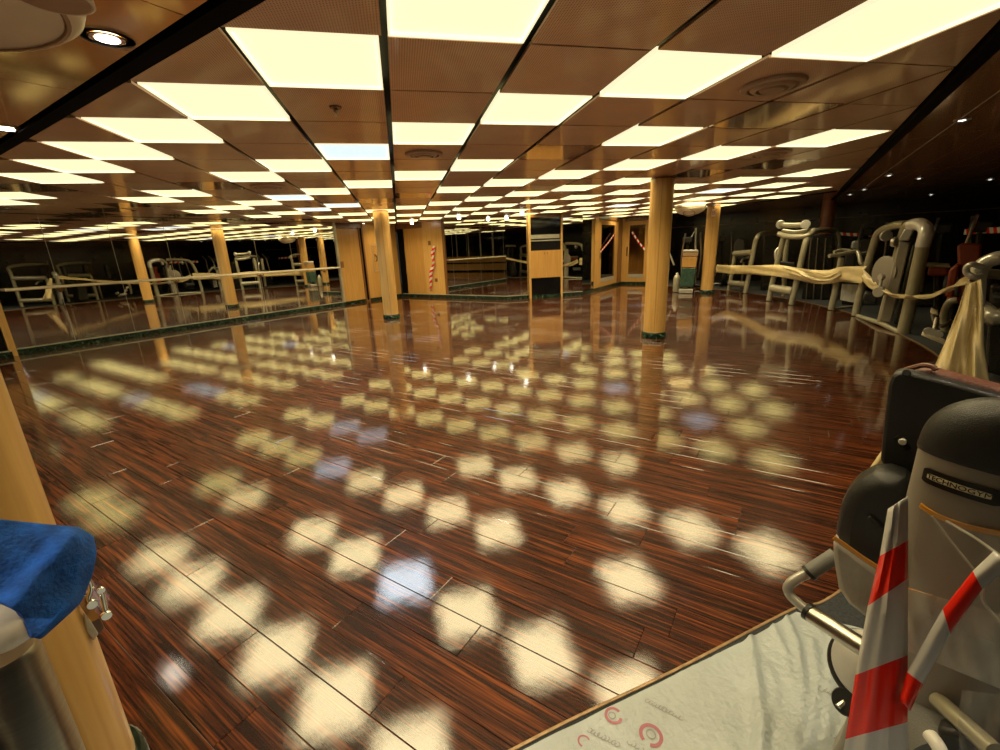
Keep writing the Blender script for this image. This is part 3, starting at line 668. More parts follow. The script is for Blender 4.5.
# cream dome fittings
def dome(x, y, r, hgt, label, yaw, group=None):
    d = thing('ceiling_dome', label, 'ceiling dome', (x, y, ZC), 'cream ceiling domes')
    prof = [(r*.92, 0), (r, -.01), (r, -hgt*.30)] + [(r*math.cos(t), -hgt*.30-hgt*.70*math.sin(t)) for t in [math.pi/2*i/9 for i in range(1, 9)]] + [(.01, -hgt)]
    MB().lathe(prof, (x, y, ZC), 48).build('shell', 'cream_paint', d)
    MB().lathe([(r*1.006, -hgt*.26), (r*1.012, -hgt*.29), (r*1.006, -hgt*.32)], (x, y, ZC), 48, cap=False).build('seam_ring', 'vent_beige', d)
    t = 1.0; c = Vector((x+math.cos(yaw)*r*.52, y+math.sin(yaw)*r*.52, ZC-hgt*.76))
    n = Vector((math.cos(yaw)*.45, math.sin(yaw)*.45, -1)).normalized(); M = n.to_track_quat('Z', 'Y').to_matrix()
    MB().lathe([(r*.40, 0), (r*.40, .03), (r*.34, .03), (r*.27, -.05), (.003, -.05)], c, 32, M).build('eye_recess', 'vent_beige', d)
    return d
dx_, dy_ = -1.25, 1.60
dm = thing('ceiling_dome', 'big cream dish fitting at the top left corner', 'ceiling dome', (dx_, dy_, ZC), 'cream ceiling domes')
MB().lathe([(.40, -.001), (.45, -.03), (.455, -.10), (.445, -.13), (.42, -.148), (.01, -.158)], (dx_, dy_, ZC), 64).build('shell', 'cream_paint', dm)
MB().lathe([(.405, -.1485), (.41, -.152), (.400, -.1535), (.395, -.150)], (dx_, dy_, ZC), 64, cap=False).build('seam_ring', 'vent_beige', dm)
ec = atz(50, -6, ZC-.15); MB().lathe([(.088, .02), (.09, -.008), (.084, -.010), (.078, -.006), (.003, -.004)], (ec.x, ec.y, ZC-.152), 40).build('eye_rim', 'cream_paint', dm)
MB().lathe([(.080, -.0095), (.06, -.009), (.003, -.0085)], (ec.x, ec.y, ZC-.152), 40).build('eye_recess', 'vent_beige', dm)
p = P(690, 212, 12.3); dome(p.x, p.y, .35, .24, 'cream dome hanging under the ceiling beside the number plate column', math.radians(230))

# ------------------------------------------------------------------ tapes on doors and pilaster
def ribbon(name, label, pts, w, mat, cat='tape', wave=0., up=Vector((0, 0, 1)), twist=None, parent=None, n=8, group=None):
    s = spline(pts, n) if len(pts) > 2 else [Vector(pts[0]).lerp(Vector(pts[1]), t/12) for t in range(13)]
    rows = []
    for i, q in enumerate(s):
        d = (s[min(i+1, len(s)-1)]-s[max(i-1, 0)]).normalized(); a = up - d*up.dot(d); a.normalize(); b = d.cross(a)
        ww = w[0]+(w[1]-w[0])*i/(len(s)-1) if isinstance(w, tuple) else w
        tw = twist(i/(len(s)-1)) if twist else 0; e = a*math.cos(tw)+b*math.sin(tw)
        f = d.cross(e)
        rows.append([q+e*ww*(t-.5)+f*wave*math.sin(t*9+i*.35)*ww for t in (0, .25, .5, .75, 1)])
    o = MB().grid(rows).build(name, mat, parent, solid=.0012, angle=80)
    return o if parent else tag(o, label, cat, group)
off = -.03
ribbon('barrier_tape', 'red and white tape stuck slanting across the left glass door', [onv(600.5, 252, VC-.03), onv(608, 243, VC-.03), onv(614.5, 234, VC-.03)], .055, 'barrier_tape')
ribbon('barrier_tape', 'red and white tape stuck slanting across the right glass door', [onu(632, 232, UC-.03), onu(638, 241, UC-.03), onu(645, 250, UC-.03)], .055, 'barrier_tape')
ribbon('barrier_tape', 'crumpled red and white tape hanging on the pilaster beside the doors', [onu(434.5, 246, UB-.03), onu(432.5, 256, UB-.05), onu(433.5, 264, UB-.03), onu(431, 274, UB-.05), onu(430.5, 290, UB-.03)], .10, 'barrier_tape', wave=.25, up=Vector((1, -1, .3)))

# ------------------------------------------------------------------ wrapped console between the columns
def poly_px(pts, D): return [P(x, y, D) for x, y in pts]
DV = Vector((7.4, 10.9, 0)).normalized()
cb = P(683.5, 292.5, 13.0); con = thing('wrapped_console', 'upright console box wrapped in green plastic beside the number plate column', 'console', (cb.x, cb.y, 0))
MB().prism(poly_px([(678.5, 293.4), (692.5, 293.4), (693, 289.5), (679, 289.5)], 13.0), DV*.3).build('base', 'pale_trim', con, bevel=.01)
MB().prism(poly_px([(679.5, 287), (693.5, 287), (696, 268), (681.5, 268)], 13.0), DV*.3).build('wrapped_body', 'green_wrap', con, bevel=.02)
MB().prism(poly_px([(681.5, 267.5), (696, 267.5), (697.5, 257), (682.5, 257)], 13.0), DV*.28).build('wood_face', 'maple_door', con, bevel=.01)
MB().prism(poly_px([(682.5, 256.5), (697.5, 256.5), (698.5, 252), (683, 252)], 13.0), DV*.28).build('dark_band', 'vent_beige', con, bevel=.01)
MB().prism(poly_px([(683, 251.6), (698.5, 251.6), (698, 249.8), (683.5, 249.8)], 12.98), DV*.32).build('white_top', 'white_plastic', con, bevel=.01)
cp_ = P(676, 292, 13.4); can = thing('canister', 'pale upright canister standing left of the wrapped console', 'canister', (cp_.x, cp_.y, 0.012))
MB().lathe([(.085, .012), (.09, .05), (.09, .38), (.06, .46), (.03, .48)], (cp_.x, cp_.y, 0), 24).build('body', 'champagne_metal', can); MB().lathe([(.035, .48), (.035, .52), (.01, .525)], (cp_.x, cp_.y, 0), 16).build('cap', 'white_plastic', can)

# ------------------------------------------------------------------ weight machines along the carpet edge
def mach(label, px, py, D=None, name='weight_machine', cat='gym machine'):
    p = atz(px, py, .011) if D is None else P(px, py, D); return thing(name, label, cat, (p.x, p.y, .011))
def tb(root, name, pts, r, mat='champagne_metal', seg=12, flat=1., smooth=True):
    q = [P(*p) for p in pts]
    for v in q: v.z = max(v.z, .012)
    return MB().tube(q, r, seg, smooth, flat).build(name, mat, root)
def pz(root, name, pts, D, depth, mat, bevel=.02):
    q = poly_px(pts, D); c = sum(q, Vector())/len(q); d = Vector((c.x, c.y, 0)).normalized()
    for v in q: v.z = max(v.z, .012)
    return MB().prism(q, d*depth).build(name, mat, root, bevel=bevel)
def disc(root, name, px, py, D, r, t, mat, yaw=0., pitch=0., seg=28):
    c = P(px, py, D); d = Vector((-c.x, -c.y, 0)).normalized(); d = Matrix.Rotation(yaw, 3, 'Z') @ d; d.z = pitch; d.normalize()
    M = d.to_track_quat('Z', 'Y').to_matrix()
    return MB().lathe([(r*.9, -t/2), (r, -t/2+t*.2), (r, t/2-t*.2), (r*.9, t/2)], c, seg, M).build(name, mat, root)
def feet(root, spots, r=.05):
    for px, py, D in spots:
        q = P(px, py, D); MB().lathe([(r, .012), (r, .03), (r*.7, .05)], (q.x, q.y, 0), 16).build('foot', 'black_plastic', root)
m = mach('ladder-like machine frame with two roller pads next to the number plate column', 738, 292)
tb(m, 'upright', [(728.5, 292, 13.9), (731.5, 275, 13.9), (735, 254.5, 13.9)], .05)
tb(m, 'upright', [(745, 294, 13.1), (749, 275, 13.1), (754.5, 246, 13.1), (757.5, 237, 13.1), (762, 233.6, 13.4), (770, 232.8, 13.8), (780, 233.4, 14.2)], .052)
tb(m, 'roller_pad', [(735, 253.5, 13.9), (752.5, 252.5, 13.1)], .075, smooth=False); tb(m, 'roller_pad', [(730.5, 283, 13.9), (746.5, 284.5, 13.1)], .075, smooth=False)
tb(m, 'seat_tube', [(741, 262, 13.6), (744, 258.5, 13.7), (749, 257.5, 13.8)], .03); pz(m, 'weight_shroud', [(760, 293), (775, 295), (779, 236), (764, 235)], 13.9, .35, 'smoked_shroud')
pz(m, 'backrest', [(733, 259), (744, 259), (745, 240), (738, 238), (734, 244)], 14.4, .1, 'dark_pad'); tb(m, 'inner_post', [(741, 290, 14.1), (744, 262, 14.1)], .03, 'steel')
m = mach('machine frame with double top arms and dark weight tower, second along the carpet', 782, 302)
tb(m, 'upright', [(768.5, 303.5, 11.6), (774, 276, 11.6), (784, 236, 11.6)], .055)
tb(m, 'upright', [(791, 307, 11.0), (798, 276, 11.0), (805.5, 243, 11.0), (809, 235.5, 11.1), (814, 231.5, 11.4), (822, 230, 11.8), (832, 230.5, 12.2), (837.5, 235, 12.3), (838.5, 246, 12.3), (836, 270, 12.3), (832, 300, 12.3)], .055)
tb(m, 'roller_pad', [(772, 288, 11.6), (794, 291.5, 11.0)], .085, smooth=False)
tb(m, 'top_arm', [(780.5, 225, 11.4), (793, 225.5, 11.2), (806, 224.5, 11.0)], .05); tb(m, 'top_arm', [(783, 231, 11.5), (796, 232.5, 11.3), (809, 230, 11.1)], .045)
tb(m, 'top_arm', [(779, 234, 11.4), (788, 236.5, 11.2), (806, 236, 11.0), (814, 230, 11.2)], .05); disc(m, 'arm_end', 780.5, 224.5, 11.4, .085, .07, 'silver_metal'); disc(m, 'arm_end', 805.5, 224.5, 11.0, .085, .07, 'silver_metal')
tb(m, 'inner_post', [(784, 296, 12.0), (785, 262, 12.0), (787, 238, 12.0)], .05); tb(m, 'hand_lever', [(781, 246, 11.8), (775.5, 252, 11.7), (777, 262, 11.7), (784, 265, 11.8)], .025, 'silver_metal')
pz(m, 'seat', [(776, 266), (794, 268), (795, 263), (778, 261)], 11.7, .35, 'dark_pad'); pz(m, 'weight_shroud', [(801, 301), (830, 303), (834, 234), (812, 234)], 12.0, .3, 'smoked_shroud')
for x in (806, 813, 821): tb(m, 'guide_rod', [(x, 300, 11.97), (x+5, 238, 11.97)], .012, 'steel', 8)
m = mach('arm machine with a grey head pad and curled handles, third along the carpet', 842, 312)
tb(m, 'upright', [(831, 311, 10.4), (836, 288, 10.4), (842, 258, 10.4)], .055); tb(m, 'handle_arm', [(829, 256, 10.2), (842, 254, 10.3), (856, 251.5, 10.4), (859.5, 256, 10.3), (861, 263, 10.2), (864.5, 265, 10.2)], .035)
tb(m, 'handle_arm', [(834, 252, 10.6), (842, 250, 10.7), (851, 251, 10.7)], .03); tb(m, 'handle_arm', [(860, 254, 10.5), (870, 252, 10.7)], .025, 'silver_metal')
pz(m, 'head_pad', [(851, 249), (860, 250), (861, 242), (857, 240.5), (852, 241)], 10.7, .09, 'rubber_grip', .03); pz(m, 'backrest', [(842, 275), (852, 276), (856, 255), (846, 254)], 10.7, .1, 'dark_pad')
pz(m, 'weight_shroud', [(841, 307), (862, 311), (871, 238), (851, 243)], 11.2, .3, 'smoked_shroud'); pz(m, 'plastic_cover', [(840, 300), (857, 303), (859, 285), (842, 284)], 10.3, .02, 'milky_film', 0)
tb(m, 'base_rail', [(833, 309, 10.4), (852, 307, 10.8)], .03)
m = mach('tall weight machine with white rounded top tube and round disc, fourth along the carpet', 885, 326)
tb(m, 'upright', [(855.5, 315.5, 9.75), (860, 295, 9.75), (870, 258, 9.7), (876.5, 237, 9.6), (881, 231, 9.5), (888, 227.5, 9.3), (897, 225, 9.0), (906, 224.5, 8.8)], .058)
tb(m, 'arch_tube', [(903, 333, 8.25), (909, 309, 8.25), (917, 272, 8.25), (923.5, 243, 8.25), (926, 233, 8.25), (925, 227, 8.3), (919, 223.8, 8.45), (911, 224.5, 8.6), (906, 229, 8.7), (899, 243, 8.8), (889, 285, 8.8), (879.5, 322, 8.8)], [.075]*6+[.07]*3+[.035]*3)
pz(m, 'weight_shroud', [(879, 321), (891, 323.5), (911, 243), (899, 241)], 8.72, .2, 'grey_shroud'); pz(m, 'weight_shroud', [(893.5, 324), (902, 326), (917, 246), (912.5, 244)], 8.66, .2, 'smoked_shroud')
tb(m, 'top_cap', [(922.5, 247, 8.245), (925.8, 234, 8.245), (924.8, 227.5, 8.3), (919, 224, 8.44), (912, 224.8, 8.58)], .080, 'bright_silver'); pz(m, 'top_plate', [(898, 240), (909, 241), (915, 229), (905, 228)], 8.6, .06, 'silver_metal', .015); disc(m, 'pulley', 895, 242, 8.75, .07, .05, 'steel', 1.0)
disc(m, 'weight_disc', 884.5, 272, 8.9, .235, .05, 'grey_shroud', -.95); disc(m, 'knob', 881.5, 277, 8.7, .05, .05, 'silver_metal', -.9); tb(m, 'lever', [(881.5, 277, 8.7), (879, 293, 8.65)], .022, 'silver_metal'); disc(m, 'knob', 879, 292, 8.62, .075, .06, 'silver_metal', -.4)
disc(m, 'pulley', 886, 236, 9.3, .08, .05, 'silver_metal', .4); pz(m, 'seat', [(862, 300), (876, 304), (878, 296), (865, 292)], 9.2, .35, 'dark_pad'); tb(m, 'base_rail', [(858, 316, 9.7), (880, 323, 8.8), (902, 334, 8.2)], .035, smooth=False)
# machine with the cream drape, near the right edge
m = mach('machine frame with a bent silver tube under the cream plastic drape', 972, 374)
tb(m, 'upright', [(970, 372, 5.3), (974, 330, 5.3), (976.5, 290, 5.3), (978, 274, 5.3), (982, 266, 5.3), (990, 260.5, 5.3), (1003, 257.5, 5.3), (1025, 258, 5.4), (1040, 270, 5.5), (1046, 330, 5.5), (1050, 400, 5.5)], .055, 'silver_metal')
tb(m, 'loop_handle', [(981, 276, 5.25), (974, 277, 5.2), (967, 273, 5.2), (967, 267, 5.2), (973, 264.5, 5.2), (982, 267, 5.25)], .022, 'silver_metal'); tb(m, 'cross_tube', [(981, 273, 5.4), (1005, 275, 5.6), (1030, 277, 5.7)], .04)
tb(m, 'lower_arm', [(976, 305, 5.4), (986, 311, 5.3), (994, 318, 5.2), (1012, 312, 5.3)], .06); pz(m, 'weight_shroud', [(985, 372), (1040, 400), (1040, 290), (990, 285)], 5.9, .3, 'smoked_shroud')
pz(m, 'seat', [(990, 305), (1018, 307), (1018, 296), (990, 295)], 5.6, .3, 'dark_pad', .03)
for u_, v_, w_ in ((4.5, -2.0, 'far left end'), (5.9, -2.5, 'left third')):
    first_m = next(o for o in COL.objects if o.name == 'weight_machine'); c_ = copy_tree(first_m); c_.location = X(u_, v_, .011); c_['label'] = 'ladder-like machine frame seen only in the mirror wall, at its ' + w_
# red upholstered seat behind
m = mach('dark red upholstered machine seat and backrest behind the cream tape', 950, 305, 8.6, 'machine_seat', 'seat'); m.location.z = .011
pz(m, 'backrest', [(958.5, 297), (978, 299), (982, 244), (962, 243), (957, 246)], 8.6, .12, 'red_leather', .04); pz(m, 'backrest_edge', [(945, 297), (953, 298), (960, 266), (958.5, 263), (949, 270)], 8.45, .3, 'red_leather', .04)
pz(m, 'seat', [(927, 276), (950, 276), (948, 267), (929, 266)], 8.9, .3, 'red_leather', .03); pz(m, 'seat_edge', [(926, 267), (951, 268), (950, 264.5), (927, 263.5)], 8.88, .34, 'champagne_metal', .01)
tb(m, 'post', [(951, 330, 8.7), (953, 296, 8.7)], .06, 'smoked_shroud'); tb(m, 'post', [(938, 322, 9.0), (938, 276, 9.0)], .05, 'smoked_shroud'); pz(m, 'lower_pad', [(945, 303), (958, 305), (962, 299), (948, 296)], 8.4, .2, 'red_leather', .03)
# pedals and crank low down
m = mach('low pedal unit with cream foot plates left of the cream drape', 938, 335, 7.3, 'pedal_unit'); m.location.z = .011
tb(m, 'crank', [(933, 314, 7.3), (936, 324, 7.3), (943, 326, 7.3), (951, 321, 7.4)], .022, 'steel'); pz(m, 'foot_plate', [(930, 313), (938, 316), (938, 311), (931, 308)], 7.3, .08, 'cream_paint', .01)
tb(m, 'flywheel_arc', [(945, 332, 7.5), (944, 315, 7.5), (949, 303, 7.5), (957, 300, 7.5)], .04, 'champagne_metal'); pz(m, 'base_plate', [(921, 335.5), (944, 345), (945, 343), (922, 333.5)], 7.0, .25, 'cream_paint', .01)
for x, y in ((928, 333), (933, 334), (939, 336)): disc(m, 'roller', x, y-2, 6.95, .04, .05, 'silver_metal')
tb(m, 'strut', [(934, 332, 7.2), (937, 318, 7.3)], .025, 'steel')
# dim trainers further back in the dark
def trainer(label, px, py, D, w=1.):
    p = P(px, py, D); m = thing('cross_trainer', label, 'gym machine', (p.x, p.y, .011), 'dim trainers at the back of the gym')
    z = lambda h: Vector((0, 0, h)); r = Vector((p.y, -p.x, 0)).normalized()*w; f = Vector((p.x, p.y, 0)).normalized(); b = Vector((p.x, p.y, .011))
    MB().tube([b-r*.3+z(.06), b+r*.35+z(.06)], .04, 8).tube([b-f*.5+z(.06), b+f*.5+z(.06)], .04, 8).build('base_frame', 'smoked_shroud', m)
    MB().lathe([(.28, -.06), (.3, -.03), (.3, .03), (.28, .06)], b+r*.1+z(.36), 24, r.to_track_quat('Z', 'Y').to_matrix()).build('flywheel', 'dark_pad', m)
    MB().tube([b+z(.2), b-r*.08+z(.8), b-r*.12+z(1.3)], .045, 8).build('mast', 'smoked_shroud', m)
    MB().box(b-r*.13+z(1.38)-f*.04, (.26, .2, .16), Matrix.Rotation(math.atan2(r.y, r.x), 3, 'Z')).build('console', 'dark_pad', m, bevel=.03)
    for s in (-1, 1): MB().tube([b+r*.22*s+z(.3), b+r*.26*s-f*.1+z(.9), b+r*.22*s-f*.15+z(1.35), b+r*.2*s-f*.3+z(1.55)], .022, 8).build('hand_lever', 'steel', m)
    return m
trainer('dim cross trainer standing behind the wrapped console', 690, 272, 14.6); trainer('dim cross trainer right of the number plate column', 722, 270, 15.2, .8)
trainer('dim cross trainer behind the red seat, left one', 945, 262, 11.2); trainer('dim cross trainer at the right edge below the red tape', 985, 262, 10.2); trainer('dim cross trainer between the third and fourth machines', 868, 262, 13.2)
wb_ = thing('cable_frame', 'thin pale cable frame leaning in the dark behind the console', 'gym machine', P(690, 270, 15.4).xy.to_3d())
MB().tube([P(695, 283, 15.4), P(695.5, 260, 15.4), P(696, 228, 15.4)], .03, 8).build('mast', 'silver_metal', wb_); MB().tube([P(696, 230, 15.4), P(692, 236, 15.3), P(688, 246, 15.2)], .02, 8).build('arm', 'silver_metal', wb_); MB().tube([P(669, 252, 14.6), P(674, 265, 14.6)], .025, 8).build('strut', 'silver_metal', wb_)
# red-white tape far right
ribbon('barrier_tape', 'red and white tape tied across the dark machines at far right', [P(964, 232, 10.6), P(972, 231.3, 10.4), P(985, 230.6, 10.1), P(1000, 230, 9.8), P(1015, 229, 9.6)], .085, 'barrier_tape')
ribbon('barrier_tape', 'distant red and white tape sagging behind the fourth machine', [P(833, 233, 14.6), P(850, 234.5, 14.4), P(876, 235, 14.0)], .07, 'barrier_tape')

# ------------------------------------------------------------------ cream plastic strip strung from column to machines
def rng(*p): return [P(*q) for q in p]
ribbon('plastic_strip', 'cream plastic strip strung along the machine frames from the column', rng((716, 268.5, 12.9), (730, 269.5, 13.4), (746, 269.8, 12.95), (760, 270.2, 12.2), (776, 270.5, 11.35), (797, 274, 10.8), (812, 276.5, 10.6), (827, 277, 10.4), (840, 274.5, 10.15), (852, 274.5, 9.9), (864, 274.5, 9.5)), (.20, .28), 'cream_plastic', 'plastic strip', wave=.1, n=6)
ribbon('plastic_strip', 'twisted cream plastic rope drooping from the fourth machine to the draped frame', rng((863, 274, 9.45), (872, 284, 9.1), (884, 291, 8.7), (898, 296, 8.2), (912, 297, 7.9), (928, 296, 7.3), (944, 291, 6.6), (960, 283, 5.9), (974, 277, 5.22)), (.15, .11), 'cream_plastic', 'plastic strip', wave=.2, twist=lambda t: t*3, n=6)
ribbon('plastic_strip', 'folded second layer of cream plastic sagging between second and third machines', rng((782, 268.5, 11.2), (796, 272, 10.75), (810, 277.5, 10.5), (826, 279, 10.3), (840, 273, 10.1)), .10, 'cream_plastic', 'plastic strip', wave=.2, n=6)
# drape: gathered at the tube, spreading to the floor
rows = []
nr, nc = 16, 33
L0, L1 = [(966, 285), (958, 310), (946, 340), (932, 372)], [(981, 279), (984, 310), (984, 345), (990, 386)]
def lerp_poly(pl, t):
    x = t*(len(pl)-1); i = min(int(x), len(pl)-2); f = x-i; return (pl[i][0]*(1-f)+pl[i+1][0]*f, pl[i][1]*(1-f)+pl[i+1][1]*f)
for i in range(nr):
    t = i/(nr-1); a, b = lerp_poly(L0, t), lerp_poly(L1, t); row = []
    for j in range(nc):
        s = j/(nc-1); amp = .02+.10*t
        row.append(P(a[0]+(b[0]-a[0])*s, a[1]+(b[1]-a[1])*s, 5.12-.25*t+amp*(.7*math.sin(s*11+t*3)+.22*math.sin(s*27+1.7-t*5))))
        row[-1].z = max(row[-1].z, .02)
    rows.append(row)
tag(MB().grid(rows).build('plastic_drape', 'cream_plastic', solid=.002, angle=80), 'cream plastic sheet hanging from the bent tube down to the floor', 'plastic sheet')

# ------------------------------------------------------------------ protective plastic sheet on the carpet
def seg_dist(p, a, b):
    d = b-a; t = max(0, min(1, (p-a).dot(d)/d.dot(d))); return (p-a-d*t).length
RS = 1.5
RIDGES = [([(748, 628), (752, 655), (757, 690), (760, 720), (762, 760)], .013, .011), ([(783, 612), (797, 645), (803, 690), (800, 720), (790, 765)], .010, .010), ([(770, 622), (786, 655), (793, 690), (786, 725), (776, 760)], .007, .008),
          ([(812, 640), (818, 680), (812, 730), (800, 770)], .008, .009), ([(765, 665), (778, 690), (770, 720), (758, 745)], .005, .007), ([(720, 680), (728, 715), (732, 760)], .003, .006), ([(835, 640), (828, 690), (826, 740)], .006, .010)]
RID = [([atz(x, y, .014).xy for x, y in pl], h, w) for pl, h, w in RIDGES]
def sheet_z(p):
    z = .0155
    for pl, h, w in RID:
        d = min(seg_dist(p, a, b) for a, b in zip(pl, pl[1:])); z += RS*h*math.exp(-(d/w)**2)
    return z + .004*noise.noise(Vector((p.x*9, p.y*9, 0))) + .0035*abs(noise.noise(Vector((p.x*30+p.y*6, p.y*10, 3))))*(1 if p.x > .75 else .35)
EA = [(-.25, 1.0), (.15, .835), (.45, .68), (.77, .47), (1.23, .15), (1.54, -.065), (1.70, -.165)]
EB = [(-.9, .1), (-.5, -.35), (-.1, -.7), (.4, -.95), (.9, -1.1), (1.4, -1.15), (1.80, -.95)]
A_ = spline([X(u, v) for u, v in EA], 26); B_ = spline([X(u, v) for u, v in EB], 26); rows = []
for a, b in zip(A_, B_):
    row = []
    for j in range(110):
        p = a.lerp(b, j/109); row.append((p.x, p.y, sheet_z(p.xy)))
    rows.append(row)
sheet = thing('floor_sheet', 'wrinkled pale plastic floor protection sheet with printed marks, lower right', 'plastic sheet', X(.8, -.2, .0115))
MB().grid(rows).build('film_surface', 'sheet_plastic', sheet, angle=80)
def ring_mark(px, py, r, w, mat, a0=0., a1=2*math.pi, sq=1.):
    c = atz(px, py, .016); m = MB(); n = 22; rows = []
    for i in range(n+1):
        a = a0+(a1-a0)*i/n; d = Vector((math.cos(a), math.sin(a)*sq, 0)); row = []
        for rr in (r, r-w): q = c+d*rr; row.append((q.x, q.y, sheet_z(q.xy)+.0012))
        rows.append(row)
    return m.grid(rows).build('printed_mark', mat, sheet)
ring_mark(613.5, 716, .026, .008, 'print_red', .3, 5.6); ring_mark(651, 735, .033, .010, 'print_red', -2.2, 3.4); ring_mark(651, 734, .014, .003, 'print_grey'); ring_mark(612, 716, .011, .003, 'print_grey'); ring_mark(584, 741, .018, .005, 'print_red', 0, 4)
for (x0, y0), (x1, y1), n in (((646, 700), (683, 719), 11), ((588, 729), (619, 746), 9), ((818, 690), (838, 697), 6), ((832, 735), (848, 744), 5), ((628, 742), (650, 755), 6)):
    for i in range(n): t = (i+.5)/n; ring_mark(x0+(x1-x0)*t, y0+(y1-y0)*t, .0085, .0022, 'print_grey', random.uniform(0, 3), random.uniform(5, 7.5), random.uniform(.6, 1))

# ------------------------------------------------------------------ foreground machine (right)
g = thing('weight_machine', 'large foreground machine with grey tower, black cap and stuck-on black nameplate', 'gym machine', (1.12, .60, .02))
SHD = 1.36
pz(g, 'backrest_shell', [(880, 461), (882, 440), (885.5, 408), (888, 386), (891.5, 376), (898, 371.5), (910, 373), (950, 383), (1000, 397), (1062, 414), (1060, 520), (960, 500), (905, 480), (890, 474)], SHD, .05, 'black_plastic', .014)
pz(g, 'upholstery', [(893, 460), (899, 388), (904, 376), (912, 371.5), (932, 371), (960, 378.5), (1000, 389), (1062, 405), (1062, 500), (905, 470)], SHD+.052, .06, 'brown_leather', .018)
tb(g, 'piping', [(905, 370, SHD+.07), (922, 365.5, SHD+.06), (932, 366.5, SHD+.05), (936, 370, SHD+.045)], .006, 'brown_leather', 8)
disc(g, 'bolt_hole', 906.5, 373.2, SHD-.004, .008, .006, 'ceiling_void', 0, .6); tb(g, 'slot', [(896.5, 436, SHD-.002), (902, 441, SHD-.002), (907.5, 449.5, SHD-.002)], .0085, 'ceiling_void', 8); disc(g, 'bolt', 902.5, 441.5, SHD-.010, .0075, .012, 'white_plastic')
# tower: rounded column with a domed black cap
TR, TD = .112, 1.14
p = P(912, 470, TD); az = math.atan2(p.x, p.y)+math.asin(TR/TD); AX = Vector((math.sin(az)*TD, math.cos(az)*TD, 0))
EL = .55; TV = Vector((math.cos(az), -math.sin(az), 0)); FV = Vector((math.sin(az), math.cos(az), 0))
REl = Matrix((TV, FV, Vector((0, 0, 1)))).transposed(); MEl = REl @ Matrix.Diagonal((1, EL, 1)) @ REl.transposed()
ztop = P(968, 394, TD).z+.004; zcap = P(916, 447, TD).z+.004
def arch(t): return TR*math.sqrt(max(0, 1-t**2.6))
hd = ztop-zcap
MB().lathe([(.05, .05), (TR*.86, .05), (TR*.92, .35), (TR, .6), (TR, zcap)], AX, 56, MEl).build('tower_shroud', 'grey_shroud', g)
MB().lathe([(TR+.002, zcap), (TR+.003, zcap+.01)] + [(arch(i/14)+.002, zcap+hd*i/14) for i in range(1, 14)] + [(.012, ztop-.0004)], AX, 56, MEl).build('black_cap', 'black_plastic', g)
def oncyl(px, py, r):
    d = ray(px, py); e = EL*TR+(r-TR); dt, df, at_, af = d.dot(TV)/r, d.dot(FV)/e, AX.dot(TV)/r, AX.dot(FV)/e
    a = dt*dt+df*df; b = -2*(dt*at_+df*af); c = at_**2+af**2-1; q = b*b-4*a*c
    s = (-b-math.sqrt(max(q, 0)))/(2*a); return Vector((d.x*s, d.y*s, CH+d.z*s))
ctr = oncyl(956.5, 486, TR); th0 = math.asin(max(-1, min(1, (ctr-AX).dot(TV)/TR)))
def bend(o, r, tilt=0.):
    for v in o.data.vertices:
        x, y, z = v.co; x, y = x*math.cos(tilt)-y*math.sin(tilt), x*math.sin(tilt)+y*math.cos(tilt)
        a = th0 + x/(r*.95); w = AX + TV*math.sin(a)*(r+z) - FV*math.cos(a)*(r*EL+z); w.z = ctr.z+y; v.co = w-parent_world(g)
def bent_plate(name, w, h, t, z0, mat, shift=(0, 0)):
    rows = []
    m = MB(); n = 24
    for zz in (z0, z0+t):
        rows.append([])
    pts = []
    for zz in (z0, z0+t):
        for i in range(n+1):
            for s in (-1, 1):
                e = min(1, min(i, n-i)/1.5); pts.append((shift[0]-w/2+w*i/n, shift[1]+s*h/2*(.72+.28*e), zz))
    q = lambda k, i, s: k*(n+1)*2+i*2+s; fs = []
    for i in range(n):
        fs += [(q(1, i, 0), q(1, i+1, 0), q(1, i+1, 1), q(1, i, 1)), (q(0, i, 0), q(0, i, 1), q(0, i+1, 1), q(0, i+1, 0)), (q(0, i, 1), q(1, i, 1), q(1, i+1, 1), q(0, i+1, 1)), (q(0, i, 0), q(0, i+1, 0), q(1, i+1, 0), q(1, i, 0))]
    fs += [(q(0, 0, 0), q(1, 0, 0), q(1, 0, 1), q(0, 0, 1)), (q(0, n, 0), q(0, n, 1), q(1, n, 1), q(1, n, 0))]
    m.add(pts, fs); o = m.build(name, mat, None, smooth=False); o.parent = g; bend(o, TR); return o
bent_plate('nameplate', .112, .030, .003, .0005, 'plate_black'); bent_plate('nameplate_badge', .090, .0105, .0012, .0032, 'plate_letter', (0, .0005))
def bent_text(s, size, mat, dx, dy, z):
    o = text(s, size, mat, 'nameplate_lettering', g, Matrix.Translation(parent_world(g)) @ Matrix.Translation((dx, dy, z)) @ Matrix.Diagonal((1.12, 1, 1, 1)), .0004)
    bm = bmesh.new(); bm.from_mesh(o.data); bmesh.ops.triangulate(bm, faces=bm.faces[:]); bm.to_mesh(o.data); bm.free(); bend(o, TR)
bent_text('TECHNOGYM', .0128, 'plate_black', .001, .0004, .0047)
ribbon('amber_strip', None, [oncyl(x, y, TR+.004) for x, y in ((920, 505), (930, 512), (945, 519.5), (962, 525.5), (982, 530.5), (1003, 534.5))], .011, 'amber_tape', parent=g)
ribbon('amber_strip', None, [oncyl(908, 589, TR*.95+.03), oncyl(925, 594.5, TR*.95+.03), oncyl(945, 601, TR*.95+.03)], .006, 'amber_tape', parent=g)
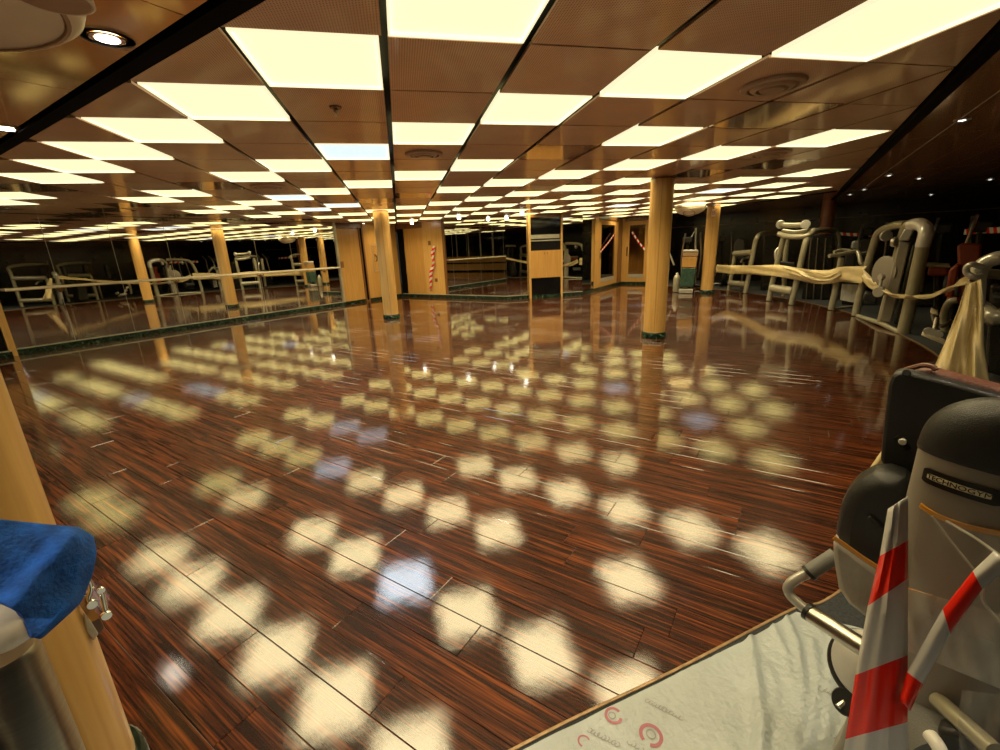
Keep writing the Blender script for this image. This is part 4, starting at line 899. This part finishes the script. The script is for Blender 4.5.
# black thigh pad, its wrapping and tape
pz(g, 'side_pad', [(889, 474), (872, 477), (857, 485), (846, 497), (839, 511), (835, 530), (834.5, 550), (839, 588), (850, 603), (866, 617), (895, 632), (925, 630), (925, 500), (905, 482)], 1.26, .11, 'black_plastic', .03)
pz(g, 'pad_ridge', [(866, 519), (880, 531), (884, 528), (870, 516)], 1.252, .02, 'dark_pad', .003)
pz(g, 'pad_wrap', [(832.5, 540), (852, 553), (876, 572), (912, 590), (912, 652), (880, 630), (862, 616), (848, 605), (838, 590), (833, 560)], 1.245, .13, 'milky_film', .012)
ribbon('amber_strip', None, [P(833.5, 537.5, 1.243), P(846, 546, 1.24), P(862, 557.5, 1.238), P(880, 569, 1.235)], .0125, 'amber_tape', parent=g)
pz(g, 'cream_wedge', [(866, 477), (884, 473), (886, 458), (882, 454)], 1.44, .05, 'cream_plastic', .004)
# handle and lower mechanism
tb(g, 'hand_grip', [(836, 555, 1.30), (822, 564, 1.28), (808.5, 573, 1.26)], .0185, 'rubber_grip', 20); tb(g, 'grip_collar', [(811, 571.5, 1.263), (808, 573.5, 1.26)], .0205, 'black_plastic', 20)
tb(g, 'handle_tube', [(810, 572, 1.262), (799, 577.5, 1.25), (791, 583, 1.24), (788, 589, 1.235), (791, 596, 1.23), (800, 604.5, 1.22), (811, 613.5, 1.21)], .0125, 'silver_metal', 18)
tb(g, 'tube_collar', [(807, 610.5, 1.212), (811, 613.5, 1.207)], .0235, 'black_plastic', 20); tb(g, 'steel_arm', [(809, 612.5, 1.21), (830, 626, 1.18), (866, 649, 1.14), (912, 674, 1.10)], .0215, 'steel', 20)
disc(g, 'pulley', 866, 668, 1.22, .085, .03, 'black_plastic', -.5, .5, 40); disc(g, 'pulley_cover', 868, 666, 1.205, .078, .03, 'white_plastic', -.5, .5, 40)
disc(g, 'pin_ring', 846, 702, 1.16, .030, .02, 'black_plastic', -.5, .6); tb(g, 'pin', [(838, 707, 1.14), (850, 698, 1.17)], .007, 'chrome', 10)
pz(g, 'base_cover', [(838, 745), (848, 715), (862, 690), (905, 690), (905, 790), (820, 790)], 1.16, .1, 'grey_shroud', .02)
tb(g, 'drum', [(903, 690, 1.16), (925, 720, 1.12), (950, 760, 1.07)], .075, 'rubber_grip', 28, smooth=False)
pz(g, 'base_block', [(905, 650), (1050, 650), (1060, 800), (905, 800)], 1.30, .25, 'black_plastic', .02)
tb(g, 'strut', [(938, 700, 1.08), (962, 722, 1.04), (995, 752, 1.0)], .016, 'champagne_metal', 14); tb(g, 'curved_guard', [(930, 735, .98), (940, 750, .96), (946, 775, .94)], .012, 'white_plastic', 12); pz(g, 'guard_plate', [(935, 728), (965, 735), (975, 775), (945, 775)], 1.02, .04, 'dark_pad', .01)
pz(g, 'foot_rail', [(860, 770), (1040, 790), (1040, 810), (858, 800)], 1.05, .5, 'black_plastic', .01)
# film wrapped round the tower
def film_sheet(root, name, La, Ra, D, amp, mat, nr=14, nc=22, ph=0.):
    rows = []
    for i in range(nr):
        t = i/(nr-1); a, b = lerp_poly(La, t), lerp_poly(Ra, t); row = []
        for j in range(nc):
            s = j/(nc-1); dd = D(s, t) if callable(D) else D
            row.append(P(a[0]+(b[0]-a[0])*s, a[1]+(b[1]-a[1])*s, dd + amp*(math.sin(s*13+t*4+ph)+.6*math.sin(s*29-t*7+ph))))
        rows.append(row)
    return MB().grid(rows).build(name, mat, root, angle=80)
film_sheet(g, 'tower_wrap', [(921, 507), (912, 560), (907, 610)], [(1040, 545), (1040, 600), (1040, 660)], lambda s, t: 1.00-.02*t, .003, 'clear_film')
film_sheet(g, 'tower_wrap', [(906, 588), (905, 620), (905, 650)], [(1040, 625), (1040, 660), (1040, 705)], lambda s, t: .985, .004, 'milky_film', ph=1.)
film_sheet(g, 'loose_film', [(962, 690), (958, 720), (960, 765)], [(1040, 700), (1040, 730), (1040, 770)], lambda s, t: .95, .01, 'clear_film', ph=2.)
tb(g, 'film_fold', [(932, 516, 1.005), (950, 540, 1.0), (975, 571, .985)], .0022, 'milky_film', 6); tb(g, 'film_fold', [(946, 521, 1.005), (975, 538, .99), (1000, 556, .98)], .0025, 'milky_film', 6); tb(g, 'film_fold', [(985, 575, .98), (983, 600, .975), (1000, 622, .97)], .003, 'milky_film', 6)
# red and white barrier tape pieces in front of it
m_, nt_, b_ = newmat('barrier_band'); L = nt_.links.new
uvn = N(nt_, 'ShaderNodeUVMap'); sx_ = N(nt_, 'ShaderNodeSeparateXYZ'); L(uvn.outputs[0], sx_.inputs[0]); fr_ = N(nt_, 'ShaderNodeMath', operation='FRACT'); L(sx_.outputs[0], fr_.inputs[0])
gt_ = N(nt_, 'ShaderNodeMath', operation='GREATER_THAN'); gt_.inputs[1].default_value = .5; L(fr_.outputs[0], gt_.inputs[0]); mx_ = N(nt_, 'ShaderNodeMix', data_type='RGBA'); L(gt_.outputs[0], mx_.inputs['Factor'])
mx_.inputs['A'].default_value = (.62, .61, .59, 1); mx_.inputs['B'].default_value = (.85, .020, .006, 1); L(mx_.outputs['Result'], b_.inputs['Base Color']); b_.inputs['Roughness'].default_value = .2; b_.inputs['Transmission Weight'].default_value = 0
def banded(name, label, Lp, Rp, us, Df, nsub=8, nc=11, fold=None):
    mb = MB(); rows, uu = [], []
    for k_ in range(len(Lp)-1):
        for i in range(nsub + (k_ == len(Lp)-2)):
            t = i/nsub; rows.append([]); uu.append(us[k_]+(us[k_+1]-us[k_])*t)
            a = [Lp[k_][c]*(1-t)+Lp[k_+1][c]*t for c in (0, 1)]; b = [Rp[k_][c]*(1-t)+Rp[k_+1][c]*t for c in (0, 1)]; T = (k_+t)/(len(Lp)-1)
            for j in range(nc): s = j/(nc-1); rows[-1].append(P(a[0]+(b[0]-a[0])*s, a[1]+(b[1]-a[1])*s, Df(s, T)))
    mb.grid(rows)
    for i in range(len(rows)):
        for j in range(nc): mb.uv[i*nc+j] = (uu[i], j/(nc-1))
    return tag(mb.build(name, 'barrier_band', None, solid=.0008, angle=80), label, 'tape')
banded('barrier_tape', 'broad red and white tape hanging down in front of the foreground machine', [(888, 509), (880, 556), (868, 606), (855.5, 675), (845.5, 739), (832, 810)], [(908, 496), (908, 540), (908, 578), (907.5, 655), (907.5, 722), (909, 800)], [0.02, .5, 1., 1.5, 2., 2.45],
       lambda s, t: .99-.10*t-.012*math.sin(min(1, s/.72)*math.pi)*(1-.3*t)+(.03*(s-.72)/.28 if s > .72 else 0)+.004*math.sin(s*17+t*6))
banded('barrier_tape', 'red and white tape running up to the right from the broad tape', [(994, 551), (973, 571), (943, 609), (907, 672), (900, 700)], [(1012, 566), (982, 589), (950, 634), (923, 684), (910, 711)], [.1, .5, 1., 1.5, 2.], lambda s, t: .965-.06*t-.01*math.sin(s*math.pi))

# ------------------------------------------------------------------ foreground left: steel stand, blue cloth, latch
p = P(40, 700, .98); az = math.atan2(P(66, 700, 1).x, P(66, 700, 1).y); rr = .042; Dp = .97; az -= math.asin(rr/Dp)
pc = Vector((math.sin(az)*Dp, math.cos(az)*Dp, 0)); zt = P(33, 638, Dp).z
st = thing('steel_stand', 'brushed steel bin stand in the lower left corner under the blue cloth', 'stand', (pc.x, pc.y, 0))
MB().lathe([(rr, .005), (rr, zt-.01), (rr-.006, zt)], pc, 32).build('post', 'steel', st)
lv = Vector((-math.cos(az), math.sin(az), 0)); fv = Vector((math.sin(az), math.cos(az), 0))
q = pc+lv*.16-fv*.06; MB().prism([q+lv*.22-fv*.02, q-lv*.075-fv*.02, q-lv*.085+fv*.03, q+lv*.22+fv*.03], (0, 0, zt-.05)).build('side_panel', 'steel', st, bevel=.012)
q = pc+lv*.1+fv*.06; MB().prism([q+lv*.3, q-lv*.06, q-lv*.06+fv*.02, q+lv*.3+fv*.02], (0, 0, zt-.03)).build('back_panel', 'black_plastic', st, bevel=.004)
pw = P(4, 626, .905); MB().lathe([(.02, -.022), (.036, -.02), (.042, -.004), (.036, .014), (.022, .024), (.004, .026)], pw, 24).build('plastic_rim', 'milky_film', st)
rows = []; nr, nc = 30, 40
Lc = [(-22, 517), (-22, 540), (-20, 570), (-12, 597), (18, 612), (31, 637)]; Rc = [(76, 529), (92, 538), (95.5, 552), (92, 572), (79, 602), (37, 639)]
for i in range(nr):
    t = i/(nr-1); a, b = lerp_poly(Lc, t), lerp_poly(Rc, t); row = []
    for j in range(nc):
        s = j/(nc-1); x, y = a[0]+(b[0]-a[0])*s, a[1]+(b[1]-a[1])*s
        ridge = math.exp(-(((x-80)*.76+(y-530)*.65)/14)**2) if False else math.exp(-((((x-78)*70+(y-530)*60)/92)/9)**2)
        n_ = noise.noise(Vector((x*.03, y*.03, 1)))
        row.append(P(x, y, .97-.11*t - .018*ridge + .007*n_ + .02*max(0, s-.85)/.15))
    rows.append(row)
tag(MB().grid(rows).build('blue_cloth', 'blue_cloth', solid=.010, sub=1, angle=90), 'dark blue towelling cloth draped over the steel stand at lower left', 'cloth')
lt = thing('hook_latch', 'pair of chrome hook latches with amber plate on the near left column', 'latch', P(92, 612, 1.33))
MB().prism(poly_px([(78, 603), (84, 595), (100, 618), (91, 622)], 1.34), fv*.004).build('amber_plate', 'amber_tape', lt); MB().prism(poly_px([(84, 613), (91, 621), (99, 634), (94, 641), (86, 632)], 1.335), fv*.012).build('film_scrap', 'milky_film', lt, bevel=.003)
MB().prism(poly_px([(91, 622), (100, 618), (105, 628), (98, 636)], 1.345), fv*.02).build('mount', 'brown_wood', lt, bevel=.002)
for pts in ([(86.5, 578), (90, 583), (91, 590), (88.5, 599), (92, 603)], [(101, 590), (102.5, 596), (104.5, 606), (106.5, 614)]):
    tb(lt, 'hook', [(x, y, 1.34) for x, y in pts], .0055, 'chrome', 10); disc(lt, 'hook_foot', pts[-1][0], pts[-1][1]+1, 1.335, .011, .012, 'chrome'); disc(lt, 'hook_tip', pts[0][0], pts[0][1], 1.335, .008, .009, 'chrome')
